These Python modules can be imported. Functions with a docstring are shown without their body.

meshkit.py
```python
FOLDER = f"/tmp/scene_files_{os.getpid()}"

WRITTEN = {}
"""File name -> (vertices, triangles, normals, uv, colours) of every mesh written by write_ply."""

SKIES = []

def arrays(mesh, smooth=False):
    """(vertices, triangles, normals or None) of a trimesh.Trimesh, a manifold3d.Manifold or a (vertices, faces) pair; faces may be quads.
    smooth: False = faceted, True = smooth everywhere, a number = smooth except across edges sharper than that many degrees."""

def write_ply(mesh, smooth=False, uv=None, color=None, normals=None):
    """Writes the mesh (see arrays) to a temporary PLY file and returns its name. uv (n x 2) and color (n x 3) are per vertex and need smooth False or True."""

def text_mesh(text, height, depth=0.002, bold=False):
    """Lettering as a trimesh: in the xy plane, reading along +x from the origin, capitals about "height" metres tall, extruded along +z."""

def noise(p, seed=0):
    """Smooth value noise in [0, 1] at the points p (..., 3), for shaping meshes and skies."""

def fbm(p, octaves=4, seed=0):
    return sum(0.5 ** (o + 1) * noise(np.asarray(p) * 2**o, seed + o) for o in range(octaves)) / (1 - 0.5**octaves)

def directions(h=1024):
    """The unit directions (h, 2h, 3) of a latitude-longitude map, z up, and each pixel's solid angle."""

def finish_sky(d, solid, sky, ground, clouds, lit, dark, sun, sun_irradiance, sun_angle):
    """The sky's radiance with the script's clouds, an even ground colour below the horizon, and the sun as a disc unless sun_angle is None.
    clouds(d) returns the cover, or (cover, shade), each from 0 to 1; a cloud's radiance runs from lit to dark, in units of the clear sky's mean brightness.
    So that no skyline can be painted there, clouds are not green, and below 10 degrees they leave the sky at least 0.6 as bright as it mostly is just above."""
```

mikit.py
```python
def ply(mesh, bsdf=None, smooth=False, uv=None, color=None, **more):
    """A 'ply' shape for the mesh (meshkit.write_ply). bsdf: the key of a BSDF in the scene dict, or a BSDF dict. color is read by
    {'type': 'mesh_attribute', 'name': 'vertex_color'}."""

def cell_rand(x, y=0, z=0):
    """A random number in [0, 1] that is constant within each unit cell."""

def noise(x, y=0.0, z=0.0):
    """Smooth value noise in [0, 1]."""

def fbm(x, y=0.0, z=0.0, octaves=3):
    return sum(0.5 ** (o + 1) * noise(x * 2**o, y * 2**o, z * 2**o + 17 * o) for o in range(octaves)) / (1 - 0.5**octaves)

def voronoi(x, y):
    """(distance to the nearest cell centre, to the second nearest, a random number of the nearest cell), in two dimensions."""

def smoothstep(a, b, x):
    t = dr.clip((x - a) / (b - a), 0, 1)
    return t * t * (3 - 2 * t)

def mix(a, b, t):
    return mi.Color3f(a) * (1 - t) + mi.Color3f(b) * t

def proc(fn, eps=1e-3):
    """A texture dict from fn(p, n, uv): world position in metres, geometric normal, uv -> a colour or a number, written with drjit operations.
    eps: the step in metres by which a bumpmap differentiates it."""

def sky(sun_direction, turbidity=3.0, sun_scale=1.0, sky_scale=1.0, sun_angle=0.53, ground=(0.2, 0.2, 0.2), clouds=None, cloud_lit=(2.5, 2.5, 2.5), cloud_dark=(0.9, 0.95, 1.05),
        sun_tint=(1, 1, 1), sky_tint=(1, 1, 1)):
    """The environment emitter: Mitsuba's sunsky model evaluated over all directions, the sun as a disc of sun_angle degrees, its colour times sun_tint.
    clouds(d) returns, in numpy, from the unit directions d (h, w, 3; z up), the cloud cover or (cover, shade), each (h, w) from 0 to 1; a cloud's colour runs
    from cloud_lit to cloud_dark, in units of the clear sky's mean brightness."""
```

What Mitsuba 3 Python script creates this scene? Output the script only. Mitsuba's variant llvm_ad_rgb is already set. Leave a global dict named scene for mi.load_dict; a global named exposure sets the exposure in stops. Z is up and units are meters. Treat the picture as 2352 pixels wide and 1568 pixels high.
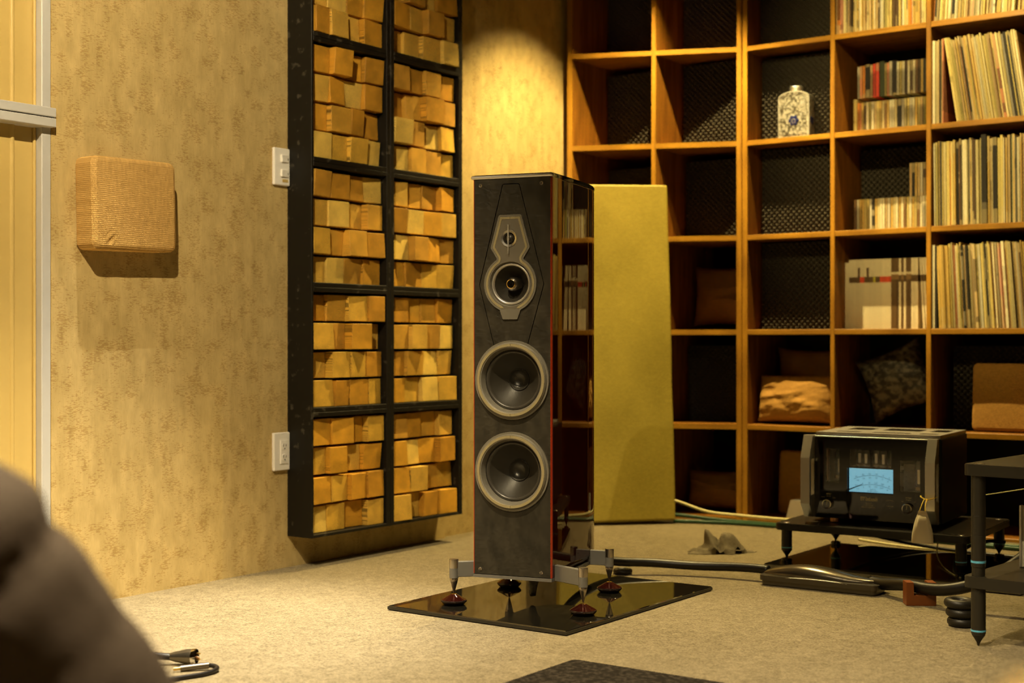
import math, random
import numpy as np, trimesh, manifold3d as m3
import drjit as dr, mitsuba as mi
import mikit, meshkit
from mikit import ply, proc, noise, fbm, smoothstep, mix
from shapely.geometry import Polygon, Point, box as sbox
from shapely import affinity, union_all
from scipy.interpolate import CubicSpline

rng = np.random.default_rng(7)
scene, labels = {}, {}
T = mi.ScalarTransform4f
PI = math.pi

# ------------------------------------------------------------------ camera
# world: the left wall is the plane x = 0, y runs deeper along it, z is up, metres
CAM = np.array([3.133, 0.0, 0.71])
PHI = math.radians(35.551)
FWD = np.array([-math.sin(PHI), math.cos(PHI), 0.0])
scene['camera'] = {'type': 'thinlens', 'fov': math.degrees(2 * math.atan(1176 / 3210)), 'fov_axis': 'x', 'aperture_radius': 0.0085, 'focus_distance': 3.6,
                   'near_clip': 0.02, 'far_clip': 60.0, 'to_world': T().look_at(origin=CAM.tolist(), target=(CAM + FWD).tolist(), up=[0, 0, 1])}

# ------------------------------------------------------------------ light
exposure = 0.0
CEIL = 2.60
# recessed ceiling downlights: x, y, intensity straight down, half width of the beam in degrees, radius of the lamp, colour
WARM, YELLOW, PALE = (1.0, 0.80, 0.47), (1.0, 0.75, 0.29), (1.0, 0.90, 0.70)
DOWNLIGHTS = [(0.61, 4.48, 34, 40, 0.010, YELLOW), (1.60, 4.72, 9, 46, 0.014, YELLOW), (1.43, 1.75, 34, 39, 0.008, WARM), (2.25, 0.55, 48, 54, 0.014, WARM),
              (0.56, 2.32, 75, 14, 0.022, PALE)]
# spotlights on short stems below the ceiling: place, what they point at, intensity, half width of the beam, lamp radius, colour; the second is unseen, added to light the records
SPOTS = [((1.55, 1.15, 2.42), (0.0, 2.45, 1.25), 25, 27, 0.010, WARM), ((1.45, 2.75, 2.42), (1.50, 5.05, 1.62), 15, 17, 0.012, YELLOW)]

# ------------------------------------------------------------------ helpers
def rgb(*c):
    return {'type': 'rgb', 'value': [float(x) for x in c]}

def mat(key, d):
    scene[key] = d
    return key

def principled(key, c, rough=0.5, metal=0.0, spec=0.5, coat=0.0, sheen=0.0, two=True, bump=None, bscale=1.0):
    d = {'type': 'principled', 'base_color': c if isinstance(c, dict) else rgb(*c), 'roughness': rough, 'metallic': metal, 'specular': spec}
    if coat: d['clearcoat'] = coat; d['clearcoat_gloss'] = 0.97
    if sheen: d['sheen'] = sheen
    if bump is not None:
        d = {'type': 'bumpmap', 'arbitrary': bump, 'scale': bscale, 'bsdf': d}
    return mat(key, {'type': 'twosided', 'bsdf': d} if two else d)

_num = {}
def fresh(name):
    """name, name_001, name_002 ..."""
    n = _num.get(name, 0)
    _num[name] = n + 1
    return name if n == 0 else f'{name}_{n:03d}'

def put(key, mesh, bsdf, smooth=False, uv=None, color=None, **more):
    scene[key] = ply(mesh, bsdf, smooth=smooth, uv=uv, color=color, **more)
    return key

def thing(name, label, cat, group=None):
    k = fresh(name)
    labels[k] = {'label': label, 'category': cat}
    if group: labels[k]['group'] = group
    return k

def part(parent, name, mesh, bsdf, smooth=False, label=None, **more):
    k = put(fresh(parent + '__' + name), mesh, bsdf, smooth, **more)
    if label: labels[k] = {'label': label}
    return k

def struct(name, mesh, bsdf, smooth=False, label=None, **more):
    put(name, mesh, bsdf, smooth, **more)
    labels[name] = {'kind': 'structure'}
    if label: labels[name]['label'] = label
    return name

def cat(*ms):
    ms = [m for x in ms for m in (x if isinstance(x, (list, tuple)) else [x])]
    return trimesh.util.concatenate(ms)

def box(x0, x1, y0, y1, z0, z1, b=0.0):
    x0, x1 = sorted((x0, x1)); y0, y1 = sorted((y0, y1)); z0, z1 = sorted((z0, z1))
    if b <= 0:
        return trimesh.creation.box(bounds=[[x0, y0, z0], [x1, y1, z1]])
    p = []
    for x, sx in ((x0, 1), (x1, -1)):
        for y, sy in ((y0, 1), (y1, -1)):
            for z, sz in ((z0, 1), (z1, -1)):
                p += [(x, y + sy * b, z + sz * b), (x + sx * b, y, z + sz * b), (x + sx * b, y + sy * b, z)]
    return trimesh.Trimesh(np.array(p)).convex_hull

def rbox(x0, x1, y0, y1, z0, z1, r, n=4):
    """a box with rounded edges: hull of eight spheres"""
    s = trimesh.creation.uv_sphere(r, count=[2 * n, 4 * n]).vertices
    p = [s + [x, y, z] for x in (x0 + r, x1 - r) for y in (y0 + r, y1 - r) for z in (z0 + r, z1 - r)]
    return trimesh.Trimesh(np.vstack(p)).convex_hull

def extrude(poly, h, z0=0.0):
    polys = getattr(poly, 'geoms', [poly])
    m = cat([trimesh.creation.extrude_polygon(g, h, engine='earcut') for g in polys])
    m.apply_translation([0, 0, z0])
    return m

def lathe(profile, n=48):
    """profile: (radius, height) pairs, revolved about z"""
    pr = np.array(profile, float)
    pr[:, 0] = np.maximum(pr[:, 0], 0)
    return trimesh.creation.revolve(pr, sections=n)

def cyl(p0, p1, r, n=24, r1=None):
    p0, p1 = np.array(p0, float), np.array(p1, float)
    L = np.linalg.norm(p1 - p0)
    m = lathe([(0, 0), (r, 0), (r if r1 is None else r1, L), (0, L)], n)
    m.apply_transform(trimesh.geometry.align_vectors([0, 0, 1], (p1 - p0) / L))
    m.apply_translation(p0)
    return m

def spline(pts, n=60):
    pts = np.array(pts, float)
    t = np.r_[0, np.cumsum(np.linalg.norm(np.diff(pts, axis=0), axis=1))]
    return CubicSpline(t, pts)(np.linspace(0, t[-1], n))

def tube(path, r, n=10, caps=True):
    path = np.array(path, float)
    r = np.broadcast_to(np.asarray(r, float), (len(path),))
    t = np.gradient(path, axis=0); t /= np.linalg.norm(t, axis=1, keepdims=True) + 1e-12
    a = np.cross(t[0], [0, 0, 1.0] if abs(t[0][2]) < 0.9 else [1.0, 0, 0]); a /= np.linalg.norm(a)
    rings = []
    ang = np.arange(n) * 2 * PI / n
    for i in range(len(path)):
        a = a - t[i] * (a @ t[i]); a /= np.linalg.norm(a)
        b = np.cross(t[i], a)
        rings.append(path[i] + r[i] * (np.cos(ang)[:, None] * a + np.sin(ang)[:, None] * b))
    v = np.vstack(rings)
    f = []
    for i in range(len(path) - 1):
        for j in range(n):
            p, q = i * n + j, i * n + (j + 1) % n
            f += [(p, q, q + n), (p, q + n, p + n)]
    if caps:
        v = np.vstack([v, path[:1], path[-1:]])
        c0, c1, o = len(v) - 2, len(v) - 1, (len(path) - 1) * n
        for j in range(n):
            f += [(c0, (j + 1) % n, j), (c1, o + j, o + (j + 1) % n)]
    return trimesh.Trimesh(v, np.array(f), process=False)

def torus(R, r, nR=40, nr=16):
    a, b = np.meshgrid(np.arange(nR) * 2 * PI / nR, np.arange(nr) * 2 * PI / nr, indexing='ij')
    v = np.stack([(R + r * np.cos(b)) * np.cos(a), (R + r * np.cos(b)) * np.sin(a), r * np.sin(b)], -1).reshape(-1, 3)
    i, j = np.meshgrid(np.arange(nR), np.arange(nr), indexing='ij')
    q = np.stack([i * nr + j, ((i + 1) % nR) * nr + j, ((i + 1) % nR) * nr + (j + 1) % nr, i * nr + (j + 1) % nr], -1).reshape(-1, 4)
    return trimesh.Trimesh(v, np.vstack([q[:, [0, 1, 2]], q[:, [0, 2, 3]]]), process=False)

def frame(ox, oy, oz, deg):
    """4x4 placing local x right, y away, z up, turned by deg about z"""
    a = math.radians(deg)
    m = np.eye(4)
    m[:3, :3] = [[math.cos(a), -math.sin(a), 0], [math.sin(a), math.cos(a), 0], [0, 0, 1]]
    m[:3, 3] = (ox, oy, oz)
    return m

def moved(mesh, M):
    m = mesh.copy(); m.apply_transform(M); return m

def mv(mesh, x=0, y=0, z=0):
    m = mesh.copy(); m.apply_translation([x, y, z]); return m

def rot(mesh, deg, axis, point=(0, 0, 0)):
    m = mesh.copy(); m.apply_transform(trimesh.transformations.rotation_matrix(math.radians(deg), axis, point)); return m

def grid_mesh(V):
    """V: (n, m, 3) points -> open sheet"""
    n, m = V.shape[:2]
    i, j = np.meshgrid(np.arange(n - 1), np.arange(m - 1), indexing='ij')
    q = np.stack([i * m + j, (i + 1) * m + j, (i + 1) * m + j + 1, i * m + j + 1], -1).reshape(-1, 4)
    return trimesh.Trimesh(V.reshape(-1, 3), np.vstack([q[:, [0, 1, 2]], q[:, [0, 2, 3]]]), process=False)

ORD = ['first', 'second', 'third', 'fourth', 'fifth', 'sixth', 'seventh', 'eighth', 'ninth', 'tenth']
def ordinal(i):
    i += 1
    if i <= 10: return ORD[i - 1]
    return f"{i}{'th' if 10 < i % 100 < 14 else {1: 'st', 2: 'nd', 3: 'rd'}.get(i % 10, 'th')}"

# ------------------------------------------------------------------ materials
def wall_fn(p, n, uv):
    h = p.x + p.y
    big = fbm(h * 6, p.z * 2.0, p.x * 3, 3)
    blot = fbm(h * 34, p.z * 20, 4.0, 3)
    weave = 0.5 * fbm(h * 420, p.z * 70, 9.0, 2) + 0.5 * fbm(h * 90, p.z * 8, 2.0, 2)
    fl = fbm(h * 150, p.z * 520, 3.0, 2) * 0.62 + 0.38 * noise(h * 40, p.z * 30, 6.0)
    t = dr.clip(0.45 * big + 0.70 * blot + 0.55 * weave - 0.35, 0, 1)
    c = mix((0.36, 0.262, 0.100), (0.56, 0.425, 0.190), t)
    k = smoothstep(0.54, 0.72, fl)
    return mi.Color3f(c * mi.Color3f(1 - 0.22 * k, 1 - 0.29 * k, 1 - 0.40 * k))
principled('m_wall', proc(wall_fn), 0.75, spec=0.25)

def carpet_fn(p, n, uv):
    a = fbm(p.x * 5, p.y * 5, 1.0, 3)
    b = fbm(p.x * 260, p.y * 260, 2.0, 2)
    c2 = fbm(p.x * 60, p.y * 60, 5.0, 2)
    c = mix((0.105, 0.085, 0.049), (0.235, 0.195, 0.125), dr.clip(0.30 * a + 0.95 * b + 0.40 * c2 - 0.36, 0, 1))
    return mi.Color3f(c)
def carpet_h(p, n, uv):
    return fbm(p.x * 230, p.y * 230, 3.0, 2) * 0.004 + noise(p.x * 40, p.y * 40, 1.0) * 0.004
principled('m_carpet', proc(carpet_fn), 0.95, spec=0.1, sheen=0.3, bump=proc(carpet_h), bscale=1.0)

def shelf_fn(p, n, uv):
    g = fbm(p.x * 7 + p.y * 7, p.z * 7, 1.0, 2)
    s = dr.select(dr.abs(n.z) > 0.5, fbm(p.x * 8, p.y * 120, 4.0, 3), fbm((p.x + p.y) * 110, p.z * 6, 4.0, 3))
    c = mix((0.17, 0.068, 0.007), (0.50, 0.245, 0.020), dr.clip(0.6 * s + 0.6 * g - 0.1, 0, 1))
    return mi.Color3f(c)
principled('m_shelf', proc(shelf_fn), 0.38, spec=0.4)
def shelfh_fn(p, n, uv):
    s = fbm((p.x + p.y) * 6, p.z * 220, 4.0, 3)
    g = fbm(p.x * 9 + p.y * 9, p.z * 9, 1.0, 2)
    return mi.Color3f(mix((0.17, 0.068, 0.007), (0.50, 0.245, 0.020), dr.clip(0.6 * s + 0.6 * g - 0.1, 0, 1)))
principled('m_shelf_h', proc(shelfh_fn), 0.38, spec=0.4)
def inner_shaded_fn(p, n, uv):
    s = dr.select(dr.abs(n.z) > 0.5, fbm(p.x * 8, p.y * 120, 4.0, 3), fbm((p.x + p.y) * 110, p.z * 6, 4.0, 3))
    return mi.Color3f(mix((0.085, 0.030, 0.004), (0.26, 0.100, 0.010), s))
principled('m_shelf_in_shaded', proc(inner_shaded_fn), 0.5, spec=0.25)  # redder board wood, darkened further as painted cubby shade

TONES = np.array([1.0, 0.95, 0.55]) * np.array([(0.60, 0.345, 0.075), (0.66, 0.42, 0.115), (0.56, 0.29, 0.045), (0.70, 0.50, 0.18), (0.52, 0.285, 0.065), (0.62, 0.33, 0.05), (0.47, 0.24, 0.04), (0.64, 0.40, 0.09)])
def block_fn(p, n, uv):
    k = dr.floor((uv.x + 500) / 1000)
    u = uv.x - k * 1000
    v = uv.y
    r = dr.sqrt(u * u + v * v) + 0.5 * fbm(u * 0.7, v * 0.7, k, 2)
    ring = 0.5 + 0.5 * dr.sin(r * 15.0)
    ring = ring * ring * ring
    blot = fbm(u * 0.35 + k * 7, v * 0.35, 2.0, 3)
    fine = fbm(u * 9, v * 9, 1.0, 2)
    c = mi.Color3f(0)
    for i, t in enumerate(TONES):
        c = dr.select(dr.abs(k - i) < 0.5, mi.Color3f(*map(float, t)), c)
    strength = 0.28 + 0.5 * smoothstep(0.42, 0.62, noise(k * 3.3 + u * 0.12, v * 0.12, 8.0))
    c = c * (1 - strength * 0.95 * ring)
    c = c * (0.60 + 0.45 * blot + 0.32 * fine)
    return mi.Color3f(c)
principled('m_block', proc(block_fn), 0.6, spec=0.3)

def leather_h(p, n, uv):
    return fbm(p.x * 150, p.y * 150, p.z * 150, 3) * 0.0016
def leather_fn(p, n, uv):
    g = fbm(p.x * 45 + p.y * 20, p.z * 30 + p.x * 15, p.y * 30, 3)
    return mi.Color3f(mix((0.013, 0.0110, 0.0070), (0.030, 0.0255, 0.0170), dr.clip(1.7 * g - 0.35, 0, 1)))
principled('m_leather', proc(leather_fn), 0.48, spec=0.34, bump=proc(leather_h), bscale=1.0)

def gold_fn(p, n, uv):
    h = (p.x + p.y)
    s = fbm(h * 95, p.z * 480, 1.0, 2)
    g = fbm(h * 5, p.z * 5, 6.0, 2)
    return mi.Color3f(mix((0.20, 0.150, 0.016), (0.40, 0.315, 0.050), dr.clip(0.5 * s + 0.5 * g, 0, 1)))
principled('m_gold_cloth', proc(gold_fn), 0.55, spec=0.3, sheen=0.6)

def cushion_fn(p, n, uv):
    s = fbm(p.y * 160, p.z * 60, 1.0, 2)
    rib = 0.5 + 0.5 * dr.sin(p.z * 2 * PI / 0.0052 + 1.1 * noise(p.y * 30, p.z * 30, 0.0))
    return mi.Color3f(mix((0.36, 0.215, 0.066), (0.58, 0.37, 0.130), dr.clip(0.30 * rib + 0.6 * s + 0.02, 0, 1)))
def cushion_h(p, n, uv):
    return 0.00045 * dr.sin(p.z * 2 * PI / 0.0052 + 1.1 * noise(p.y * 30, p.z * 30, 0.0))
principled('m_cushion', proc(cushion_fn), 0.95, spec=0.04, sheen=0.1, bump=proc(cushion_h), bscale=1.0)

def cloth_fn(p, n, uv):
    s = fbm(p.x * 240, p.y * 240, p.z * 240, 2)
    return mi.Color3f(mix((0.30, 0.155, 0.035), (0.52, 0.285, 0.075), s))
principled('m_ochre_cloth', proc(cloth_fn), 0.85, spec=0.2, sheen=0.3)
def brown_fn(p, n, uv):
    s = fbm(p.x * 200, p.y * 200, p.z * 200, 2)
    g = fbm(p.x * 14, p.y * 14, p.z * 14, 2)
    return mi.Color3f(mix((0.13, 0.062, 0.018), (0.36, 0.19, 0.055), dr.clip(0.5 * s + 0.7 * g - 0.1, 0, 1)))
principled('m_brown_cloth', proc(brown_fn), 0.7, spec=0.3, sheen=0.5)
def jacket_fn(p, n, uv):
    s = fbm(p.x * 300, p.y * 300, p.z * 300, 2)
    return mi.Color3f(mix((0.030, 0.022, 0.017), (0.062, 0.046, 0.036), s))
principled('m_jacket', proc(jacket_fn), 0.85, spec=0.2, sheen=0.15)
def foam_fn(p, n, uv):
    s = fbm(p.x * 300, p.y * 300, p.z * 300, 2)
    return mi.Color3f(mix((0.030, 0.027, 0.020), (0.085, 0.075, 0.056), s))
principled('m_foam', proc(foam_fn), 0.95, spec=0.1)
def fur_fn(p, n, uv):
    s = fbm(p.x * 60, p.y * 60, p.z * 60, 3)
    return mi.Color3f(mix((0.025, 0.022, 0.018), (0.16, 0.145, 0.115), smoothstep(0.35, 0.7, s)))
principled('m_fur', proc(fur_fn), 0.6, spec=0.5, sheen=0.8)
def rag_fn(p, n, uv):
    s = fbm(p.x * 150, p.y * 150, p.z * 150, 2)
    return mi.Color3f(mix((0.085, 0.070, 0.045), (0.17, 0.145, 0.10), s))
principled('m_rag', proc(rag_fn), 0.9, spec=0.15, sheen=0.4)
def black_fn(p, n, uv):
    s = smoothstep(0.70, 0.86, fbm(p.x * 42 + p.y * 42, p.z * 42, 1.0, 3))
    return mi.Color3f(mix((0.0065, 0.0055, 0.004), (0.045, 0.040, 0.030), s))
principled('m_black_paint', proc(black_fn), 0.5, spec=0.25)
def mat_fn(p, n, uv):
    s = fbm(p.x * 140, p.y * 140, 1.0, 3)
    return mi.Color3f(mix((0.010, 0.008, 0.006), (0.032, 0.026, 0.020), smoothstep(0.4, 0.75, s)))
principled('m_rug', proc(mat_fn), 0.95, spec=0.1, sheen=0.2)

principled('m_black_satin', (0.009, 0.008, 0.006), 0.38, spec=0.35)
principled('m_black_matt', (0.007, 0.006, 0.005), 0.6, spec=0.2)
principled('m_rack', (0.020, 0.017, 0.011), 0.42, spec=0.35)
principled('m_rubber', (0.012, 0.010, 0.007), 0.45, spec=0.4)
mat('m_black_gloss', {'type': 'twosided', 'bsdf': {'type': 'plastic', 'diffuse_reflectance': rgb(0.006, 0.005, 0.004), 'int_ior': 1.46}})
mat('m_slab', {'type': 'twosided', 'bsdf': {'type': 'plastic', 'diffuse_reflectance': rgb(0.008, 0.007, 0.005), 'int_ior': 2.2}})
mat('m_red_lacquer', {'type': 'twosided', 'bsdf': {'type': 'plastic', 'diffuse_reflectance': rgb(0.085, 0.0085, 0.0025), 'int_ior': 1.55, 'nonlinear': True}})
principled('m_red_edge', (0.34, 0.030, 0.008), 0.3, spec=0.5)
principled('m_aluminium', (0.62, 0.60, 0.57), 0.33, metal=0.85)
principled('m_alu_frame', (0.50, 0.50, 0.50), 0.45, metal=0.15, spec=0.5)
principled('m_silver', (0.82, 0.80, 0.76), 0.42, metal=1.0)
principled('m_bright', (0.90, 0.88, 0.84), 0.24, metal=1.0)
principled('m_chrome', (0.80, 0.78, 0.76), 0.06, metal=1.0)
principled('m_nickel', (0.42, 0.38, 0.33), 0.28, metal=1.0)
principled('m_grey_anod', (0.17, 0.165, 0.155), 0.40, metal=0.5)
principled('m_trim_grey', (0.185, 0.172, 0.142), 0.40, metal=0.4)
principled('m_trim_gold', (0.38, 0.325, 0.185), 0.36, metal=0.45)
principled('m_faceplate', (0.155, 0.138, 0.108), 0.42, metal=0.35)
principled('m_cone', (0.019, 0.0165, 0.012), 0.46, spec=0.36)
principled('m_dustcap', (0.020, 0.018, 0.014), 0.30, spec=0.55)
principled('m_surround', (0.030, 0.027, 0.022), 0.34, spec=0.5)
principled('m_brass', (0.80, 0.55, 0.18), 0.18, metal=1.0)
principled('m_copper', (0.72, 0.40, 0.20), 0.22, metal=1.0)
principled('m_disc_red', (0.040, 0.007, 0.005), 0.10, metal=0.6)
principled('m_disc_black', (0.025, 0.016, 0.014), 0.08, metal=0.4, spec=0.8)
principled('m_white_plastic', (0.76, 0.74, 0.70), 0.35)
principled('m_dark_slot', (0.03, 0.025, 0.02), 0.6)
principled('m_yellow_film', (0.50, 0.365, 0.125), 0.40, spec=0.4)
principled('m_cream_plate', (0.66, 0.60, 0.44), 0.45)
principled('m_pouch', (0.78, 0.70, 0.52), 0.9, spec=0.15)
principled('m_yellow_cord', (0.72, 0.50, 0.04), 0.7)
principled('m_blue_ring', (0.10, 0.40, 0.62), 0.4)
principled('m_cable', (0.007, 0.0055, 0.0045), 0.40, spec=0.4)
principled('m_cream_cable', (0.66, 0.60, 0.30), 0.4)
principled('m_green_cable', (0.015, 0.06, 0.025), 0.25, spec=0.6)
principled('m_cable_wood', (0.17, 0.048, 0.010), 0.40, spec=0.4)
principled('m_pod', (0.15, 0.130, 0.098), 0.22, metal=0.85)
principled('m_pod_base', (0.085, 0.075, 0.058), 0.32, metal=0.75)
principled('m_print', (0.70, 0.64, 0.44), 0.5)
principled('m_print_dark', (0.03, 0.05, 0.06), 0.6)
principled('m_enamel', (0.006, 0.010, 0.075), 0.15, spec=0.7)
principled('m_tube_plate', (0.78, 0.74, 0.62), 0.30, metal=0.6)
principled('m_ceramic', (0.72, 0.62, 0.42), 0.4)
principled('m_ceiling', (0.10, 0.08, 0.05), 0.9, spec=0.1)
principled('m_dark_wall', (0.060, 0.045, 0.025), 0.9, spec=0.1)
principled('m_skin', (0.50, 0.30, 0.19), 0.5)
principled('m_hair', (0.018, 0.013, 0.010), 0.5)
principled('m_trousers', (0.035, 0.035, 0.042), 0.85)
principled('m_tan_leather', (0.62, 0.40, 0.12), 0.6)
principled('m_spine', {'type': 'mesh_attribute', 'name': 'vertex_color'}, 0.6, spec=0.35)
def caddy_fn(p, n, uv):
    a = fbm(p.x * 170, p.z * 170, p.y * 150, 2)
    return mi.Color3f(mix((0.16, 0.145, 0.11), (0.85, 0.83, 0.76), smoothstep(0.40, 0.56, a)))
def caddy_h(p, n, uv):
    return fbm(p.x * 260, p.z * 260, p.y * 200, 2) * 0.002
principled('m_chased_silver', proc(caddy_fn), 0.28, metal=0.8, bump=proc(caddy_h), bscale=1.0)
mat('m_glass', {'type': 'thindielectric', 'int_ior': 1.28})
mat('m_meter', {'type': 'twosided', 'bsdf': {'type': 'diffuse', 'reflectance': rgb(0.36, 0.56, 0.64)}})

# ------------------------------------------------------------------ the room
X1, Y0, Y1 = 4.70, -2.30, 5.43
struct('floor', box(-0.1, X1, Y0, Y1, -0.05, 0.0), 'm_carpet')
struct('wall_left', box(-0.14, 0.0, 2.293, 3.967, 0, CEIL), 'm_wall')
struct('wall_left_far', box(-0.14, -0.022, 3.967, Y1, 0, CEIL), 'm_wall')
struct('wall_left_near', box(-0.14, 0.0, Y0, 1.10, 0, CEIL), 'm_dark_wall')
struct('wall_back', box(-0.14, X1, Y1, Y1 + 0.1, 0, CEIL), 'm_dark_wall')
struct('wall_right', box(X1, X1 + 0.1, Y0, Y1, 0, CEIL), 'm_dark_wall')
struct('wall_front', box(-0.14, X1, Y0 - 0.1, Y0, 0, CEIL), 'm_dark_wall')
ceil_poly = sbox(-0.14, Y0, X1, Y1)
for lx, ly, *_ in DOWNLIGHTS:
    ceil_poly = ceil_poly.difference(Point(lx, ly).buffer(0.052, 24))
struct('ceiling', extrude(ceil_poly, 0.02, CEIL), 'm_ceiling')

for i, (lx, ly, power, beam, lr, tint) in enumerate(DOWNLIGHTS):
    k = thing('ceiling_light', f'recessed round downlight in the ceiling, {ordinal(i)} of the five', 'ceiling light', 'downlights in the ceiling')
    r = 0.050
    depth = r / math.tan(math.radians(beam))
    can = lathe([(r, 0.0), (r, depth + 0.01), (r + 0.004, depth + 0.01), (r + 0.004, 0.0)], 32)
    part(k, 'can', mv(can, lx, ly, CEIL), 'm_black_matt', 40)
    part(k, 'cap', cyl((lx, ly, CEIL + depth + 0.006), (lx, ly, CEIL + depth + 0.012), r + 0.004, 32), 'm_black_matt')
    part(k, 'trim_ring', mv(lathe([(r - 0.002, 0.0), (r - 0.002, -0.004), (r + 0.014, -0.003), (r + 0.016, 0.0)], 32), lx, ly, CEIL), 'm_aluminium', 40)
    a = np.arange(24) * 2 * PI / 24
    v = np.vstack([np.stack([lr * np.cos(a), lr * np.sin(a), 0 * a], 1), [[0, 0, 0]]]) + [lx, ly, CEIL + depth]
    f = np.array([(24, (j + 1) % 24, j) for j in range(24)])
    part(k, 'lamp', trimesh.Trimesh(v, f, process=False), 'm_white_plastic',
         emitter={'type': 'area', 'radiance': rgb(*(power / (PI * lr * lr) * np.array(tint)))})

for i, (pos, aim, power, beam, lr, tint) in enumerate(SPOTS):
    k = thing('spotlight', ['black ceiling spotlight turned to the papered wall', 'added unseen black spotlight turned to the record shelves'][i], 'spotlight')
    r, depth = 0.040, 0.040 / math.tan(math.radians(beam))
    pos = np.array(pos); d = np.array(aim) - pos; d /= np.linalg.norm(d)
    HM = trimesh.geometry.align_vectors([0, 0, -1], d); HM[:3, 3] = pos
    H_ = lambda m: moved(m, HM)
    part(k, 'head', H_(lathe([(r, -depth), (r, 0.012), (0, 0.012)], 32)), 'm_black_matt', 40)
    part(k, 'shell', H_(lathe([(r, -depth), (r + 0.004, -depth), (r + 0.004, 0.03), (0.02, 0.05), (0, 0.05)], 32)), 'm_black_satin', 40)
    part(k, 'stem', cyl(pos + [0, 0, 0.02], (pos[0], pos[1], CEIL - 0.004), 0.007, 12), 'm_black_satin', 40)
    part(k, 'rose', cyl((pos[0], pos[1], CEIL - 0.022), (pos[0], pos[1], CEIL - 0.0005), 0.04, 32), 'm_black_satin', 40)
    a = np.arange(24) * 2 * PI / 24
    v = np.vstack([np.stack([lr * np.cos(a), lr * np.sin(a), 0 * a], 1), [[0, 0, 0]]])
    f = np.array([(24, (j + 1) % 24, j) for j in range(24)])
    part(k, 'lamp', H_(trimesh.Trimesh(v, f, process=False)), 'm_white_plastic', emitter={'type': 'area', 'radiance': rgb(*(power / (PI * lr * lr) * np.array(tint)))})

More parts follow.
